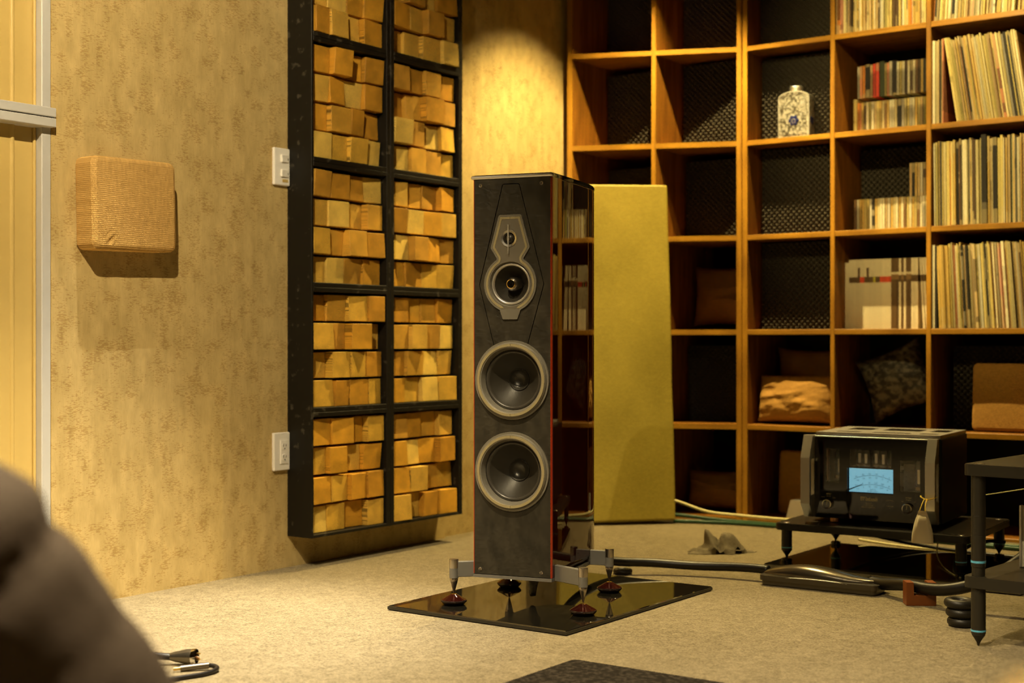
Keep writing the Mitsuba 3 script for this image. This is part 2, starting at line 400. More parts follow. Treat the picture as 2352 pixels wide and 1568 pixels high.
# aluminium framed partition at the left edge of the picture
labels['door_1'] = {'kind': 'structure', 'label': 'aluminium framed partition with yellow filmed panels at the left edge'}
part('door_1', 'post', box(-0.14, 0.0, 2.264, 2.2925, 0, CEIL, 0.002), 'm_alu_frame')
part('door_1', 'post', box(-0.14, 0.0, 1.10, 1.13, 0, CEIL, 0.002), 'm_alu_frame')
part('door_1', 'transom', box(-0.05, 0.024, 1.13, 2.2920, 1.2985, 1.3225, 0.0015), 'm_alu_frame')
part('door_1', 'transom', box(-0.05, 0.024, 1.13, 2.2920, 1.272, 1.2955, 0.0015), 'm_alu_frame')
part('door_1', 'transom_core', box(-0.05, 0.018, 1.135, 2.290, 1.290, 1.302), 'm_dark_slot')
for z0, z1 in ((0.0, 1.272), (1.3225, CEIL)):
    part('door_1', 'panel', box(-0.05, -0.026, 1.13, 2.188, z0, z1), 'm_yellow_film')
    part('door_1', 'panel', box(-0.05, -0.030, 2.198, 2.264, z0, z1), 'm_yellow_film')
    part('door_1', 'fold', cyl((-0.029, 2.193, z0), (-0.029, 2.193, z1), 0.0075, 16), 'm_yellow_film', 40)
    part('door_1', 'bead', cyl((-0.026, 2.2595, z0), (-0.026, 2.2595, z1), 0.0045, 12), 'm_yellow_film', 40)

# ------------------------------------------------------------------ bookcase
LEV = [0.012, 0.382, 0.757, 1.131, 1.505, 1.879, 2.253]      # upper faces of the boards
TH = 0.020
BY, BB = 5.045, 5.405                                       # front and back of the straight part
COLS = [(0.6725, 1.0205), (1.0370, 1.3920), (1.4090, 1.7640), (1.7810, 2.1360), (2.1530, 2.5080)]
bk = thing('bookcase', 'tall brown wooden cube bookcase facing the room, holding the records', 'bookcase')
posts = [(0.6505, 0.6725)] + [(COLS[i][1], COLS[i + 1][0]) for i in range(4)] + [(2.508, 2.525)]
for a, b in posts:
    u_ = part(bk, 'upright', box(a, b, BY + 0.0055, BB, 0, LEV[-1] + 0.02), 'm_shelf_in_shaded')
    put(u_ + '__front_strip', box(a, b, BY, BY + 0.0054, 0, LEV[-1] + 0.02, 0.0012), 'm_shelf')  # front strip keeps the lighter wood; boards behind have shade painted in
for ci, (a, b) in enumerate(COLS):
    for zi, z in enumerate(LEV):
        s_ = part(bk, 'shelf', box(a, b, BY + 0.0065, BB, max(z - TH, 0.0), z), 'm_shelf_in_shaded')
        put(s_ + '__front_strip', box(a, b, BY + 0.001, BY + 0.0064, max(z - TH, 0.0), z, 0.0012), 'm_shelf_h')
part(bk, 'back_board', box(0.651, 2.525, BB, BB + 0.008, 0, LEV[-1] + 0.02), 'm_black_matt')  # black in place of brown wood, painted shade at the back

bk1 = thing('corner_bookcase', 'angled corner unit of the brown cube bookcase, beside the papered wall', 'bookcase')
fy = lambda x: 4.764 + (x - 0.005) * 0.4245                  # the slanting front
def slant(x0, x1, z0, z1, back=BB, inset=0.0):
    return extrude(Polygon([(x0, fy(x0) + inset), (x1, fy(x1) + inset), (x1, back), (x0, back)]), z1 - z0, z0)
for a, b in ((0.005, 0.022), (0.3215, 0.3365), (0.6330, 0.6500)):
    u_ = part(bk1, 'upright', slant(a, b, 0, LEV[-1] + 0.02, inset=0.006), 'm_shelf_in_shaded')
    put(u_ + '__front_strip', extrude(Polygon([(a, fy(a)), (b, fy(b)), (b, fy(b) + 0.0059), (a, fy(a) + 0.0059)]), LEV[-1] + 0.02), 'm_shelf')
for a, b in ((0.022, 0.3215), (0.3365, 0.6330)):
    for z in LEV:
        s_ = part(bk1, 'shelf', slant(a, b, max(z - TH, 0.0), z, inset=0.007), 'm_shelf_in_shaded')
        put(s_ + '__front_strip', extrude(Polygon([(a, fy(a) + 0.001), (b, fy(b) + 0.001), (b, fy(b) + 0.0069), (a, fy(a) + 0.0069)]), z - max(z - TH, 0.0), max(z - TH, 0.0)), 'm_shelf_h')
part(bk1, 'back_board', box(0.005, 0.650, BB, BB + 0.008, 0, LEV[-1] + 0.02), 'm_black_matt')  # same black colour standing in for shade deep in the cubbies

def foam_sheet(w, h, pitch=0.024, amp=0.011, base=0.022, per=8):
    """egg-crate foam: x across, z up, bumps towards -y; back at y = 0"""
    nx, nz = int(w / pitch * per) + 1, int(h / pitch * per) + 1
    x, z = np.meshgrid(np.linspace(0, w, nx), np.linspace(0, h, nz), indexing='ij')
    y = -(base + amp * (1 + np.sin(x * 2 * PI / pitch) * np.sin(z * 2 * PI / pitch)) ** 1.2)
    V = np.stack([x, y, z], -1)
    front = grid_mesh(V)
    back = V.copy(); back[..., 1] = 0
    m = [front, grid_mesh(back[::-1])]
    for A in (np.stack([V[0], back[0]]), np.stack([back[-1], V[-1]]), np.stack([back[:, 0], V[:, 0]]), np.stack([V[:, -1], back[:, -1]])):
        m.append(grid_mesh(A))
    return cat(m)

def foam(x0, w, yb, row, h, label, lean=0.0, turn=0.0):
    k = fresh('foam_panel')
    m = rot(foam_sheet(w, h), lean, [1, 0, 0])
    m = moved(m, frame(x0, yb, LEV[row] + 0.001, turn))
    put(k, m, 'm_foam', 50)
    labels[k] = {'label': label, 'category': 'foam panel', 'group': 'egg-crate foam panels in the bookcase'}

foam(0.030, 0.285, 5.075, 5, 0.34, 'dark egg-crate foam in the topmost corner cubby next to the papered wall')
foam(0.030, 0.285, 5.075, 4, 0.32, 'dark egg-crate foam in the upper middle cubby next to the papered wall')
foam(0.030, 0.270, 5.085, 3, 0.30, 'dark egg-crate foam in the cubby just above the gold panel, nearest the wall')
foam(0.345, 0.280, 5.160, 5, 0.34, 'dark egg-crate foam in the topmost cubby, second column from the wall')
foam(0.345, 0.280, 5.160, 4, 0.34, 'dark egg-crate foam in the second column, one cubby below the top')
foam(0.335 + 0.012, 0.280, 5.180, 3, 0.32, 'dark egg-crate foam beside the upper right corner of the gold panel')
foam(0.345, 0.280, 5.200, 1, 0.31, 'dark egg-crate foam right of the gold panel, one cubby above the lowest')
foam(0.678, 0.330, 5.190, 5, 0.345, 'egg-crate foam with brightly lit lower bumps, in the cubby above the silver caddy')
foam(0.680, 0.330, 5.200, 4, 0.335, 'egg-crate foam standing behind the silver caddy')
foam(0.680, 0.330, 5.200, 3, 0.345, 'egg-crate foam filling the cubby below the silver caddy')
foam(0.680, 0.330, 5.200, 2, 0.345, 'egg-crate foam in the cubby left of the white magazines')
foam(1.045, 0.325, 5.330, 3, 0.330, 'egg-crate foam behind the lower stacks of discs')
foam(1.440, 0.310, 5.240, 1, 0.310, 'egg-crate foam beside the ochre square cushion at far right')

# ------------------------------------------------------------------ spines: records, discs, magazines
def spine_box(t, h, d, bands, streak=(1.0, 1.0, 1.0)):
    """a thin upright case: thickness t along x, height h, depth d going back (+y) from y = 0.
    bands: [(z0, z1, colour), ...] printed along it from bottom to top. Returns (mesh, colours)."""
    v, f, c = [], [], []
    zs = [b[0] for b in bands] + [bands[-1][1]]
    zs = np.array(zs) * h
    def quad(p, col):
        o = len(v); v.extend(p); c.extend([col] * 4); f.extend([(o, o + 1, o + 2), (o, o + 2, o + 3)])
    for i, (_, _, col) in enumerate(bands):
        a, b = zs[i], zs[i + 1]
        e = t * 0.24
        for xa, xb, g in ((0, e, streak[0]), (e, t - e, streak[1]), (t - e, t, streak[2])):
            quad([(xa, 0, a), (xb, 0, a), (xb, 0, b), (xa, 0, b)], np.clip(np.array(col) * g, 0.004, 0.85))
        quad([(t, 0, a), (t, d, a), (t, d, b), (t, 0, b)], col)
        quad([(0, d, a), (0, 0, a), (0, 0, b), (0, d, b)], col)
    quad([(t, d, 0), (0, d, 0), (0, d, h), (t, d, h)], bands[0][2])
    quad([(0, 0, h), (t, 0, h), (t, d, h), (0, d, h)], bands[-1][2])
    quad([(0, d, 0), (t, d, 0), (t, 0, 0), (0, 0, 0)], bands[0][2])
    return np.array(v, float), np.array(f), np.array(c, float)

def put_spine(key, vfc, M):
    v, f, c = vfc
    v = v @ M[:3, :3].T + M[:3, 3]
    put(key, trimesh.Trimesh(v, f, process=False), 'm_spine', False, color=c)

NAMED = {'cream': (0.52, 0.45, 0.23), 'pale yellow': (0.54, 0.44, 0.15), 'ochre': (0.50, 0.34, 0.09), 'tan': (0.46, 0.33, 0.15), 'brown': (0.18, 0.095, 0.035),
         'dark brown': (0.070, 0.040, 0.018), 'black': (0.018, 0.015, 0.012), 'white': (0.66, 0.61, 0.42), 'grey': (0.30, 0.28, 0.22), 'olive': (0.26, 0.22, 0.07),
         'salmon': (0.62, 0.25, 0.13), 'orange': (0.56, 0.20, 0.03), 'red': (0.60, 0.055, 0.03), 'dark green': (0.035, 0.05, 0.02), 'pink': (0.60, 0.30, 0.22), 'pale grey': (0.50, 0.47, 0.36), 'yellow': (0.70, 0.52, 0.02), 'lime': (0.36, 0.40, 0.03)}

def worn_bands(base, r, n=8):
    """a printed spine: base colour with title blocks and rubbed edges"""
    base = np.array(base)
    zs = np.sort(r.uniform(0.03, 0.97, n - 1))
    zs = np.r_[0, zs, 1]
    out = []
    contrast = r.random() < 0.22
    alt = np.clip(base * r.uniform(0.35, 0.8), 0.01, 0.8) if base.mean() > 0.15 else np.clip(base + r.uniform(0.08, 0.30), 0, 0.7) * np.array([1, 0.88, 0.6])
    for i in range(n):
        col = base * r.uniform(0.93, 1.06)
        if contrast and 0 < i < n - 1 and r.random() < 0.35: col = alt
        if i in (0, n - 1) and r.random() < 0.5: col = 0.5 * base + 0.5 * np.array((0.55, 0.45, 0.22))
        out.append((zs[i], zs[i + 1], np.clip(col, 0.005, 0.85)))
    return out

LP_W = ['cream', 'pale yellow', 'ochre', 'tan', 'brown', 'dark brown', 'black', 'white', 'grey', 'olive', 'salmon', 'orange', 'dark green', 'pale grey', 'pink']
LP_P = np.array([22, 20, 13, 13, 9, 6, 4, 9, 4, 5, 2, 1.5, 2, 3, 1]); LP_P = LP_P / LP_P.sum()

def record_row(x0, x1, row, yf, lean, where, group, seed, special=None, hmin=0.300):
    """records standing from x0 to x1; lean(t): degrees, tops towards the left where positive"""
    r = np.random.default_rng(seed)
    x, i = x0, 0
    while x < x1:
        t = r.choice([0.0035, 0.0045, 0.0055, 0.007, 0.009], p=[0.2, 0.28, 0.25, 0.17, 0.10])
        cname = str(r.choice(LP_W, p=LP_P))
        h = hmin + 0.014 * r.random() ** 1.3
        if special and i in special:
            cname, t, h = special[i]
        f = (x - x0) / (x1 - x0)
        a = lean(f) if lean else 0.0
        bands = worn_bands(np.array(NAMED[cname]) * r.uniform(0.82, 1.12), r)
        M = frame(x, yf + r.uniform(-0.006, 0.010), LEV[row] + 0.0012, 0)
        L = trimesh.transformations.rotation_matrix(math.radians(-a), [0, 1, 0])
        M[2, 3] += abs(math.sin(math.radians(a))) * t if a < 0 else 0.0
        if a > 0: M[2, 3] += 0.0
        k = fresh('record')
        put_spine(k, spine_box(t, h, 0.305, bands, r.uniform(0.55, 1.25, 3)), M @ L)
        labels[k] = {'label': f'{cname} record sleeve, {ordinal(i)} from the left in the {where}', 'category': 'record', 'group': group}
        x += (t + r.uniform(0.0004, 0.0012)) / math.cos(math.radians(a))
        if lean:                                  # a steeper neighbour stands further off at its foot
            b = lean((x - x0) / (x1 - x0))
            x += abs(math.tan(math.radians(b)) - math.tan(math.radians(a))) * (hmin + 0.014)
        i += 1

record_row(1.041, 1.388, 5, 5.052, None, 'top row above the disc stacks', 'records above the disc stacks', 11,
           {1: ('orange', 0.009, 0.31), 2: ('pink', 0.007, 0.31), 7: ('dark brown', 0.007, 0.31)})
record_row(1.414, 1.733, 5, 5.052, lambda f: -3.0, 'topmost right row', 'records in the topmost right cubby', 12,
           {1: ('black', 0.007, 0.305), 11: ('white', 0.010, 0.315), 21: ('pink', 0.0055, 0.31), 22: ('black', 0.007, 0.31)})
record_row(1.411, 1.448, 4, 5.055, None, 'upright end of the leaning row', 'upright records beside the leaning row', 13,
           {0: ('white', 0.010, 0.303), 3: ('black', 0.006, 0.30)})
record_row(1.502, 1.752, 4, 5.055, lambda f: 8.6, 'leaning row at right', 'leaning records at right', 14)
record_row(1.416, 1.753, 3, 5.052, lambda f: 0.6, 'third row down, far right', 'records in the third right cubby', 15,
           {1: ('black', 0.004, 0.30), 13: ('black', 0.008, 0.30), 16: ('white', 0.010, 0.305), 17: ('white', 0.008, 0.306), 27: ('black', 0.018, 0.318), 31: ('black', 0.014, 0.305)})
record_row(1.412, 1.424, 2, 5.050, None, 'left end of the lowest row', 'records at the end of the lowest row', 16, {0: ('white', 0.009, 0.304), 1: ('black', 0.007, 0.30)})
record_row(1.437, 1.755, 2, 5.052, lambda f: 2.0 + 2.6 * f, 'lowest row of records', 'records in the lowest row', 17,
           {0: ('ochre', 0.009, 0.30), 1: ('ochre', 0.009, 0.303), 2: ('ochre', 0.007, 0.302), 3: ('ochre', 0.007, 0.30), 4: ('ochre', 0.007, 0.30), 8: ('salmon', 0.005, 0.302), 9: ('white', 0.008, 0.30), 13: ('black', 0.008, 0.298), 15: ('black', 0.007, 0.298)})

CD_W = ['cream', 'pale yellow', 'ochre', 'tan', 'brown', 'dark brown', 'black', 'white', 'grey', 'olive', 'pale grey']
def disc_row(x0, x1, z, yf, wts, where, group, seed, special=None, cap=0.0):
    r = np.random.default_rng(seed)
    p = np.array(wts, float); p /= p.sum()
    x, i = x0, 0
    while x < x1 - 0.004:
        t, h = 0.0100, 0.125
        cname = str(r.choice(CD_W, p=p))
        if special and i in special:
            cname, t, h = special[i]
        base = np.array(NAMED[cname]) * r.uniform(0.85, 1.12)
        if r.random() < cap:
            bands = [(0, 0.03, base), (0.03, 0.70, base * 0.55), (0.70, 0.78, base * 0.8), (0.78, 1, np.clip(base * 1.3, 0, 0.8))]
        else:
            bands = worn_bands(base, r, 6)
        k = fresh('compact_disc')
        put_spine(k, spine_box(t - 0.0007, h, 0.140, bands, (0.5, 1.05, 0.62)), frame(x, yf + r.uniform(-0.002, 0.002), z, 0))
        labels[k] = {'label': f'{cname} disc case, {ordinal(i)} from the left in the {where}', 'category': 'compact disc', 'group': group}
        x += t + r.uniform(0, 0.0006)
        i += 1

zr = LEV[4] + 0.0012
disc_row(1.060, 1.390, zr, 5.175, [12, 10, 16, 12, 6, 4, 4, 12, 2, 3, 6], 'bottom row of upper stacks', 'discs in the bottom row of the upper stacks', 21,
         {0: ('pale yellow', 0.017, 0.140), 1: ('orange', 0.010, 0.125), 2: ('salmon', 0.005, 0.125), 17: ('black', 0.016, 0.125), 27: ('yellow', 0.011, 0.125)}, 0.45)
disc_row(1.076, 1.386, zr + 0.1425, 5.178, [4, 3, 8, 10, 14, 12, 12, 8, 3, 2, 6], 'row with red spines', 'discs in the row with the red spines', 22,
         {0: ('pale grey', 0.009, 0.122), 1: ('salmon', 0.010, 0.124), 2: ('orange', 0.012, 0.124), 3: ('black', 0.019, 0.128), 4: ('tan', 0.009, 0.124), 5: ('red', 0.013, 0.127), 6: ('red', 0.013, 0.129),
          7: ('dark green', 0.020, 0.134), 8: ('olive', 0.009, 0.125), 9: ('salmon', 0.010, 0.126), 10: ('pale grey', 0.012, 0.130), 11: ('black', 0.017, 0.132)}, 0.4)
zr = LEV[3] + 0.0012
disc_row(1.066, 1.386, zr, 5.170, [16, 8, 22, 8, 6, 4, 6, 14, 3, 3, 8], 'long third shelf row', 'discs in the long row on the third shelf', 23,
         {0: ('brown', 0.010, 0.125), 28: ('lime', 0.010, 0.125)}, 0.35)
disc_row(1.284, 1.390, zr + 0.1262, 5.172, [10, 4, 12, 14, 16, 14, 10, 18, 3, 2, 6], 'short third shelf stack', 'discs in the short stack on the third shelf', 24, None, 0.2)

# magazines with banded white spines
def magazine_row():
    r = np.random.default_rng(31)
    W, B, R_ = np.array((0.66, 0.585, 0.40)), np.array((0.105, 0.060, 0.022)), np.array((0.60, 0.07, 0.025))
    G = np.array((0.45, 0.40, 0.03))
    x, z, h = 1.0378, LEV[2] + 0.0012, 0.266
    kinds = ['plain', 'plain'] + ['w'] * 4 + ['wb', 'wr', 'wr', 'w', 'wb', 'w', 'w', 'wg', 'w', 'w', 'wr', 'wr', 'wr', 'wr', 'wr', 'b', 'b', 'b', 'W', 'b', 'W', 'b', 'b', 'W', 'W', 'W']
    names = {'plain': 'plain white magazine', 'w': 'white magazine with a dark spine band', 'wb': 'white magazine with a long dark spine mark', 'wr': 'white magazine with a red spine band',
             'wg': 'white magazine with a yellow spine band', 'b': 'brown magazine with a pale stripe', 'W': 'white magazine with a brown spine band'}
    leaning = ['W', 'W', 'W', 'b', 'W']
    for i, kd in enumerate(kinds + leaning):
        t = 0.0088 if kd != 'b' else 0.0100
        a = 0.0
        if i >= len(kinds):
            a = 3.0 + 0.6 * (i - len(kinds)) if i < len(kinds) + 4 else 1.6
        W2 = W * r.uniform(0.94, 1.06)
        if kd == 'plain': bands, hh = [(0, 1, W2)], h * 0.962
        elif kd == 'w': bands, hh = [(0, 0.665, W2), (0.665, 0.748, B), (0.748, 1, W2)], h
        elif kd == 'wb': bands, hh = [(0, 0.665, W2), (0.665, 0.88, B), (0.88, 1, W2)], h
        elif kd == 'wr': bands, hh = [(0, 0.665, W2), (0.665, 0.748, R_ * r.uniform(0.85, 1.1)), (0.748, 1, W2)], h
        elif kd == 'wg': bands, hh = [(0, 0.665, W2), (0.665, 0.748, G), (0.748, 1, W2)], h
        elif kd == 'b': bands, hh = [(0, 0.70, B * r.uniform(0.8, 1.4)), (0.70, 0.775, B * 2.2), (0.775, 0.805, W2), (0.805, 1, B * 1.2)], h
        else: bands, hh = [(0, 0.665, W2 * 1.12), (0.665, 0.76, B), (0.76, 1, W2 * 1.1)], h
        bands = [(p, q, np.clip(c, 0, 0.85)) for p, q, c in bands]
        M = frame(x, 5.145 if kd != 'plain' else 5.150, z, 0) @ trimesh.transformations.rotation_matrix(math.radians(-a), [0, 1, 0])
        k = fresh('magazine')
        put_spine(k, spine_box(t - 0.0009, hh, 0.205, bands), M)
        labels[k] = {'label': f'{names[kd]}, {ordinal(i)} from the left on the fourth shelf', 'category': 'magazine', 'group': 'magazines on the fourth shelf'}
        x += t + (0.0185 if i == len(kinds) - 1 else 0.0) + (0.0032 if i >= len(kinds) else 0)
magazine_row()

# ------------------------------------------------------------------ other things in the bookcase
def pillow(w, h, t, seed, pinch=0.10, wrinkle=0.012, n=34):
    """a soft cushion standing in the xz plane, bulging along y"""
    a = np.linspace(-1, 1, n)
    X, Z = np.meshgrid(a, a, indexing='ij')
    k = 1 - pinch * (1 - np.abs(np.stack([Z, X]))**2)
    P = np.stack([X * w / 2 * k[0], 0 * X, Z * h / 2 * k[1]], -1)
    bulge = (np.clip(1 - X**2, 0, 1) * np.clip(1 - Z**2, 0, 1)) ** 0.42
    nz = meshkit.fbm(np.stack([X * 2.2, Z * 2.2, 0 * X + seed], -1), 4, seed) - 0.5
    ridge = 1 - np.abs(2 * meshkit.fbm(np.stack([X * 1.1 + 3 + 0.6 * Z, Z * 2.0 - 0.5 * X, 0 * X + seed], -1), 2, seed + 5) - 1)
    off = t / 2 * bulge * (1 + 0.5 * nz) + wrinkle * (ridge - 0.75) * bulge * (0.45 + 0.55 * np.abs(X))
    fr, bkk = P.copy(), P.copy()
    fr[..., 1] = -off; bkk[..., 1] = t / 2 * bulge
    m = cat(grid_mesh(fr), grid_mesh(bkk[::-1]))
    m.merge_vertices(); m.fix_normals()
    return m

def soft(name, mesh, M, bsdf, label, categ, group=None):
    k = fresh(name)
    put(k, moved(mesh, M), bsdf, True)
    labels[k] = {'label': label, 'category': categ}
    if group: labels[k]['group'] = group
    return k

soft('cushion', rot(pillow(0.32, 0.29, 0.09, 3), -6, [1, 0, 0]), frame(0.847, 5.285, LEV[1] + 0.160, 0), 'm_brown_cloth', 'dark brown satin cushion leaning behind the tan bolster, above the amplifier', 'cushion')
soft('bolster', rot(pillow(0.325, 0.185, 0.12, 9, 0.03, 0.030), -8, [1, 0, 0]), frame(0.847, 5.135, LEV[1] + 0.102, 0), 'm_ochre_cloth', 'wrinkled tan bolster cushion lying in front of the dark brown cushion', 'cushion')
soft('cushion', rot(rot(pillow(0.27, 0.26, 0.12, 14, 0.12, 0.03), -22, [0, 1, 0]), -8, [1, 0, 0]), frame(1.214, 5.230, LEV[1] + 0.178, 0), 'm_fur', 'black shaggy fur cushion in the cubby right of the brown cushions', 'cushion')
soft('cushion', rot(pillow(0.265, 0.155, 0.11, 21, 0.05, 0.025), -8, [1, 0, 0]), frame(0.490, 5.165, LEV[0] + 0.090, 10), 'm_brown_cloth', 'crumpled brown cushion in the lowest cubby right of the gold panel', 'cushion')
soft('cushion', rot(pillow(0.265, 0.25, 0.09, 27, 0.08, 0.025), -6, [1, 0, 0]), frame(0.490, 5.215, LEV[2] + 0.140, 10), 'm_brown_cloth', 'dim brown cushion right of the gold panel, in the third cubby up', 'cushion')

def pad(w, h, t, r=0.016):
    """a cloth covered square with rounded corners, standing in the xz plane, front towards -y"""
    p = sbox(r, r, w - r, h - r).buffer(r, 6)
    out = []
    prof = [(0.0, 0.004), (0.006, 0.0), (t - 0.010, 0.0), (t - 0.003, 0.004), (t, 0.012)]
    n = 72
    rings = []
    for y, inset in prof:
        q = p.buffer(-inset, 6)
        L = q.exterior.length
        s = np.array([q.exterior.interpolate(i / n, normalized=True).coords[0] for i in range(n)])
        rings.append(np.c_[s[:, 0], np.full(n, -y), s[:, 1]])
    v = np.vstack(rings + [[[w / 2, 0, h / 2]], [[w / 2, -t - 0.002, h / 2]]])
    f = []
    for i in range(len(prof) - 1):
        for j in range(n):
            a, b = i * n + j, i * n + (j + 1) % n
            f += [(a, b, b + n), (a, b + n, a + n)]
    o = (len(prof) - 1) * n
    for j in range(n):
        f += [(len(v) - 2, (j + 1) % n, j), (len(v) - 1, o + j, o + (j + 1) % n)]
    m = trimesh.Trimesh(v, np.array(f), process=False)
    m.fix_normals()
    return m

soft('square_pad', rot(pad(0.228, 0.245, 0.05), -4, [1, 0, 0]), frame(1.533, 5.165, LEV[1] + 0.001, 0), 'm_ochre_cloth', 'ochre cloth square pad leaning in the cubby at far right', 'acoustic pad')
soft('square_pad', rot(pad(0.27, 0.255, 0.05), -4, [1, 0, 0]), frame(0.718, 5.275, LEV[0] + 0.001, 0), 'm_ochre_cloth', 'ochre cloth square pad in the bottom cubby, half hidden by the amplifier', 'acoustic pad')

k = thing('silver_box', 'low silver box with gold base strip in the bottom cubby beside the amplifier', 'box')
part(k, 'body', trimesh.Trimesh([(x, y, z) for x, y, z in ((0, 0, 0.010), (0.17, 0, 0.010), (0.17, 0.10, 0.010), (0, 0.10, 0.010), (0.012, 0.012, 0.078), (0.16, 0.012, 0.078), (0.16, 0.09, 0.078), (0.012, 0.09, 0.078))] ).convex_hull.apply_translation([0.832, 5.06, LEV[0] + 0.0005]), 'm_aluminium')
part(k, 'base_strip', box(0.830, 1.004, 5.058, 5.165, LEV[0] + 0.0005, LEV[0] + 0.011, 0.002), 'm_brass', label='gold base strip')

# the silver tea caddy
k = thing('tea_caddy', 'chased silver flask shaped caddy with a blue enamel flower, on the bookcase shelf', 'caddy')
CM = frame(0.788, 5.085, LEV[4] + 0.0008, 3)
W, D, Hh = 0.126, 0.058, 0.158
arch = [(0.004, 0), (W - 0.004, 0), (W, 0.006), (W, Hh)] + [(W / 2 + (W / 2) * math.cos(t), Hh + 0.026 * math.sin(t)) for t in np.linspace(0.28, PI - 0.28, 14)] + [(0, Hh), (0, 0.006)]
bodym = extrude(Polygon(arch), D)
bodym.apply_transform(np.array([[1, 0, 0, 0], [0, 0, 1, 0], [0, 1, 0, 0], [0, 0, 0, 1.0]])); bodym.fix_normals()
part(k, 'body', moved(bodym, CM), 'm_chased_silver', 30)
rim = []
inner = Polygon(arch).buffer(-0.004, 4)
rimm = extrude(Polygon(arch).difference(inner), 0.003)
rimm.apply_transform(np.array([[1, 0, 0, 0], [0, 0, 1, -0.002], [0, 1, 0, 0], [0, 0, 0, 1.0]])); rimm.fix_normals()
part(k, 'edge_moulding', moved(rimm, CM), 'm_silver')
inner2 = extrude(Polygon(arch).buffer(-0.013, 4).difference(Polygon(arch).buffer(-0.0145, 4)), 0.002)
inner2.apply_transform(np.array([[1, 0, 0, 0], [0, 0, 1, -0.0015], [0, 1, 0, 0], [0, 0, 0, 1.0]])); inner2.fix_normals()
part(k, 'inner_moulding', moved(inner2, CM), 'm_nickel')
part(k, 'cap', moved(mv(lathe([(0, 0), (0.024, 0), (0.026, 0.004), (0.026, 0.020), (0.023, 0.025), (0, 0.026)], 32), W / 2, D / 2, Hh + 0.022), CM), 'm_silver', 30)
pet = cat([mv(rot(trimesh.creation.icosphere(2, 0.0105).apply_scale([1, 0.25, 0.75]).apply_translation([0.0115, 0, 0]), -t, [0, 1, 0]), W / 2, -0.0015, 0.068) for t in range(0, 360, 60)])
part(k, 'enamel_flower', moved(pet, CM), 'm_enamel', True, label='blue enamel flower')
part(k, 'flower_arc', moved(mv(rot(torus(0.008, 0.0011, 24, 8), 90, [1, 0, 0]), W / 2, -0.004, 0.066), CM), 'm_silver', True)
pet2 = cat([mv(rot(trimesh.creation.icosphere(1, 0.0075).apply_scale([0.25, 0.8, 1]).apply_translation([0, 0, 0.010]), t, [1, 0, 0]), W + 0.001, D / 2, 0.068) for t in range(0, 360, 60)])
part(k, 'side_flower', moved(pet2, CM), 'm_enamel', True)

# ------------------------------------------------------------------ gold panel in the corner
k = thing('gold_panel', 'tall gold cloth covered acoustic panel leaning in front of the bookcase corner', 'acoustic panel')
gp = rbox(0, 0.46, -0.055, 0, 0, 1.315, 0.010)
gp = trimesh.Trimesh(gp.vertices, gp.faces).subdivide_to_size(0.06)
v = gp.vertices.copy()
v[:, 1] += np.where(v[:, 1] < -0.03, -0.003 * (meshkit.fbm(v * [9, 0, 5] + 3, 3, 2) - 0.5) * 2, 0)
v[:, 0] += 0.004 * (meshkit.fbm(v * [0, 0, 4] + 7, 2, 4) - 0.5) * (v[:, 0] > 0.3)
gp = trimesh.Trimesh(v, gp.faces)
GM = frame(0.127, 4.509, 0.012, 45) @ trimesh.transformations.rotation_matrix(math.radians(-3.3), [1, 0, 0]) @ trimesh.transformations.rotation_matrix(math.radians(-0.55), [0, 1, 0], (0.46, 0, 0))
part(k, 'cloth_cover', moved(gp, GM), 'm_gold_cloth', 35)

# ------------------------------------------------------------------ things on the left wall
# wall frame: local x = world y, local y (away) = -world x
WL = np.array([[0, -1, 0, 0], [1, 0, 0, 0], [0, 0, 1, 0], [0, 0, 0, 1.0]])
k = thing('wall_cushion', 'square ribbed tan cloth pad fixed to the papered wall', 'acoustic pad')
cm = pad(0.285, 0.250, 0.078, 0.018)
cm = cm.subdivide_to_size(0.03)
v = cm.vertices.copy()
v[:, 1] += np.where(v[:, 1] < -0.06, -0.004 * (meshkit.fbm(v * 9, 2, 3) - 0.5), 0)
fold = np.exp(-(((v[:, 0] - 0.055) * 0.75 + (v[:, 2] - 0.028) * 0.66) / 0.006) ** 2) * np.exp(-(((v[:, 0] - 0.055) * 0.66 - (v[:, 2] - 0.028) * 0.75) / 0.022) ** 2)
v[:, 1] += 0.006 * fold * (v[:, 1] < -0.05)
cm = trimesh.Trimesh(v, cm.faces, process=False)
CMX = np.eye(4); CMX[:3, 3] = (0.0, 2.368, 0.958)
part(k, 'cover', moved(rot(cm, -1.2, [0, 1, 0], (0.14, 0, 0.12)), CMX @ WL), 'm_cushion', 40)

def wall_plate(y0, y1, z0, z1):
    return rbox(0.0, 0.012, y0, y1, z0, z1, 0.004, 3)
k = thing('light_switch', 'white two rocker light switch beside the black block frame', 'light switch')
part(k, 'plate', wall_plate(3.099, 3.168, 1.197, 1.314), 'm_white_plastic', 30)
for z in (1.269, 1.223):
    rk = rot(box(0.008, 0.017, 3.126, 3.159, z, z + 0.024, 0.0015), 6, [0, 0, 1], (0.010, 3.14, z))
    r_ = part(k, 'rocker', rk, 'm_white_plastic')
    put(r_ + '__marker', box(0.0165, 0.0172, 3.153, 3.1555, z + 0.008, z + 0.014), 'm_dark_slot')
part(k, 'sticker', box(0.0125, 0.0133, 3.134, 3.158, 1.208, 1.217), 'm_yellow_film', label='yellow sticker')
k = thing('power_outlet', 'white double power outlet low on the papered wall', 'outlet')
part(k, 'plate', wall_plate(3.098, 3.168, 0.307, 0.426), 'm_white_plastic', 30)
part(k, 'insert', box(0.008, 0.0150, 3.124, 3.156, 0.328, 0.402, 0.001), 'm_white_plastic')
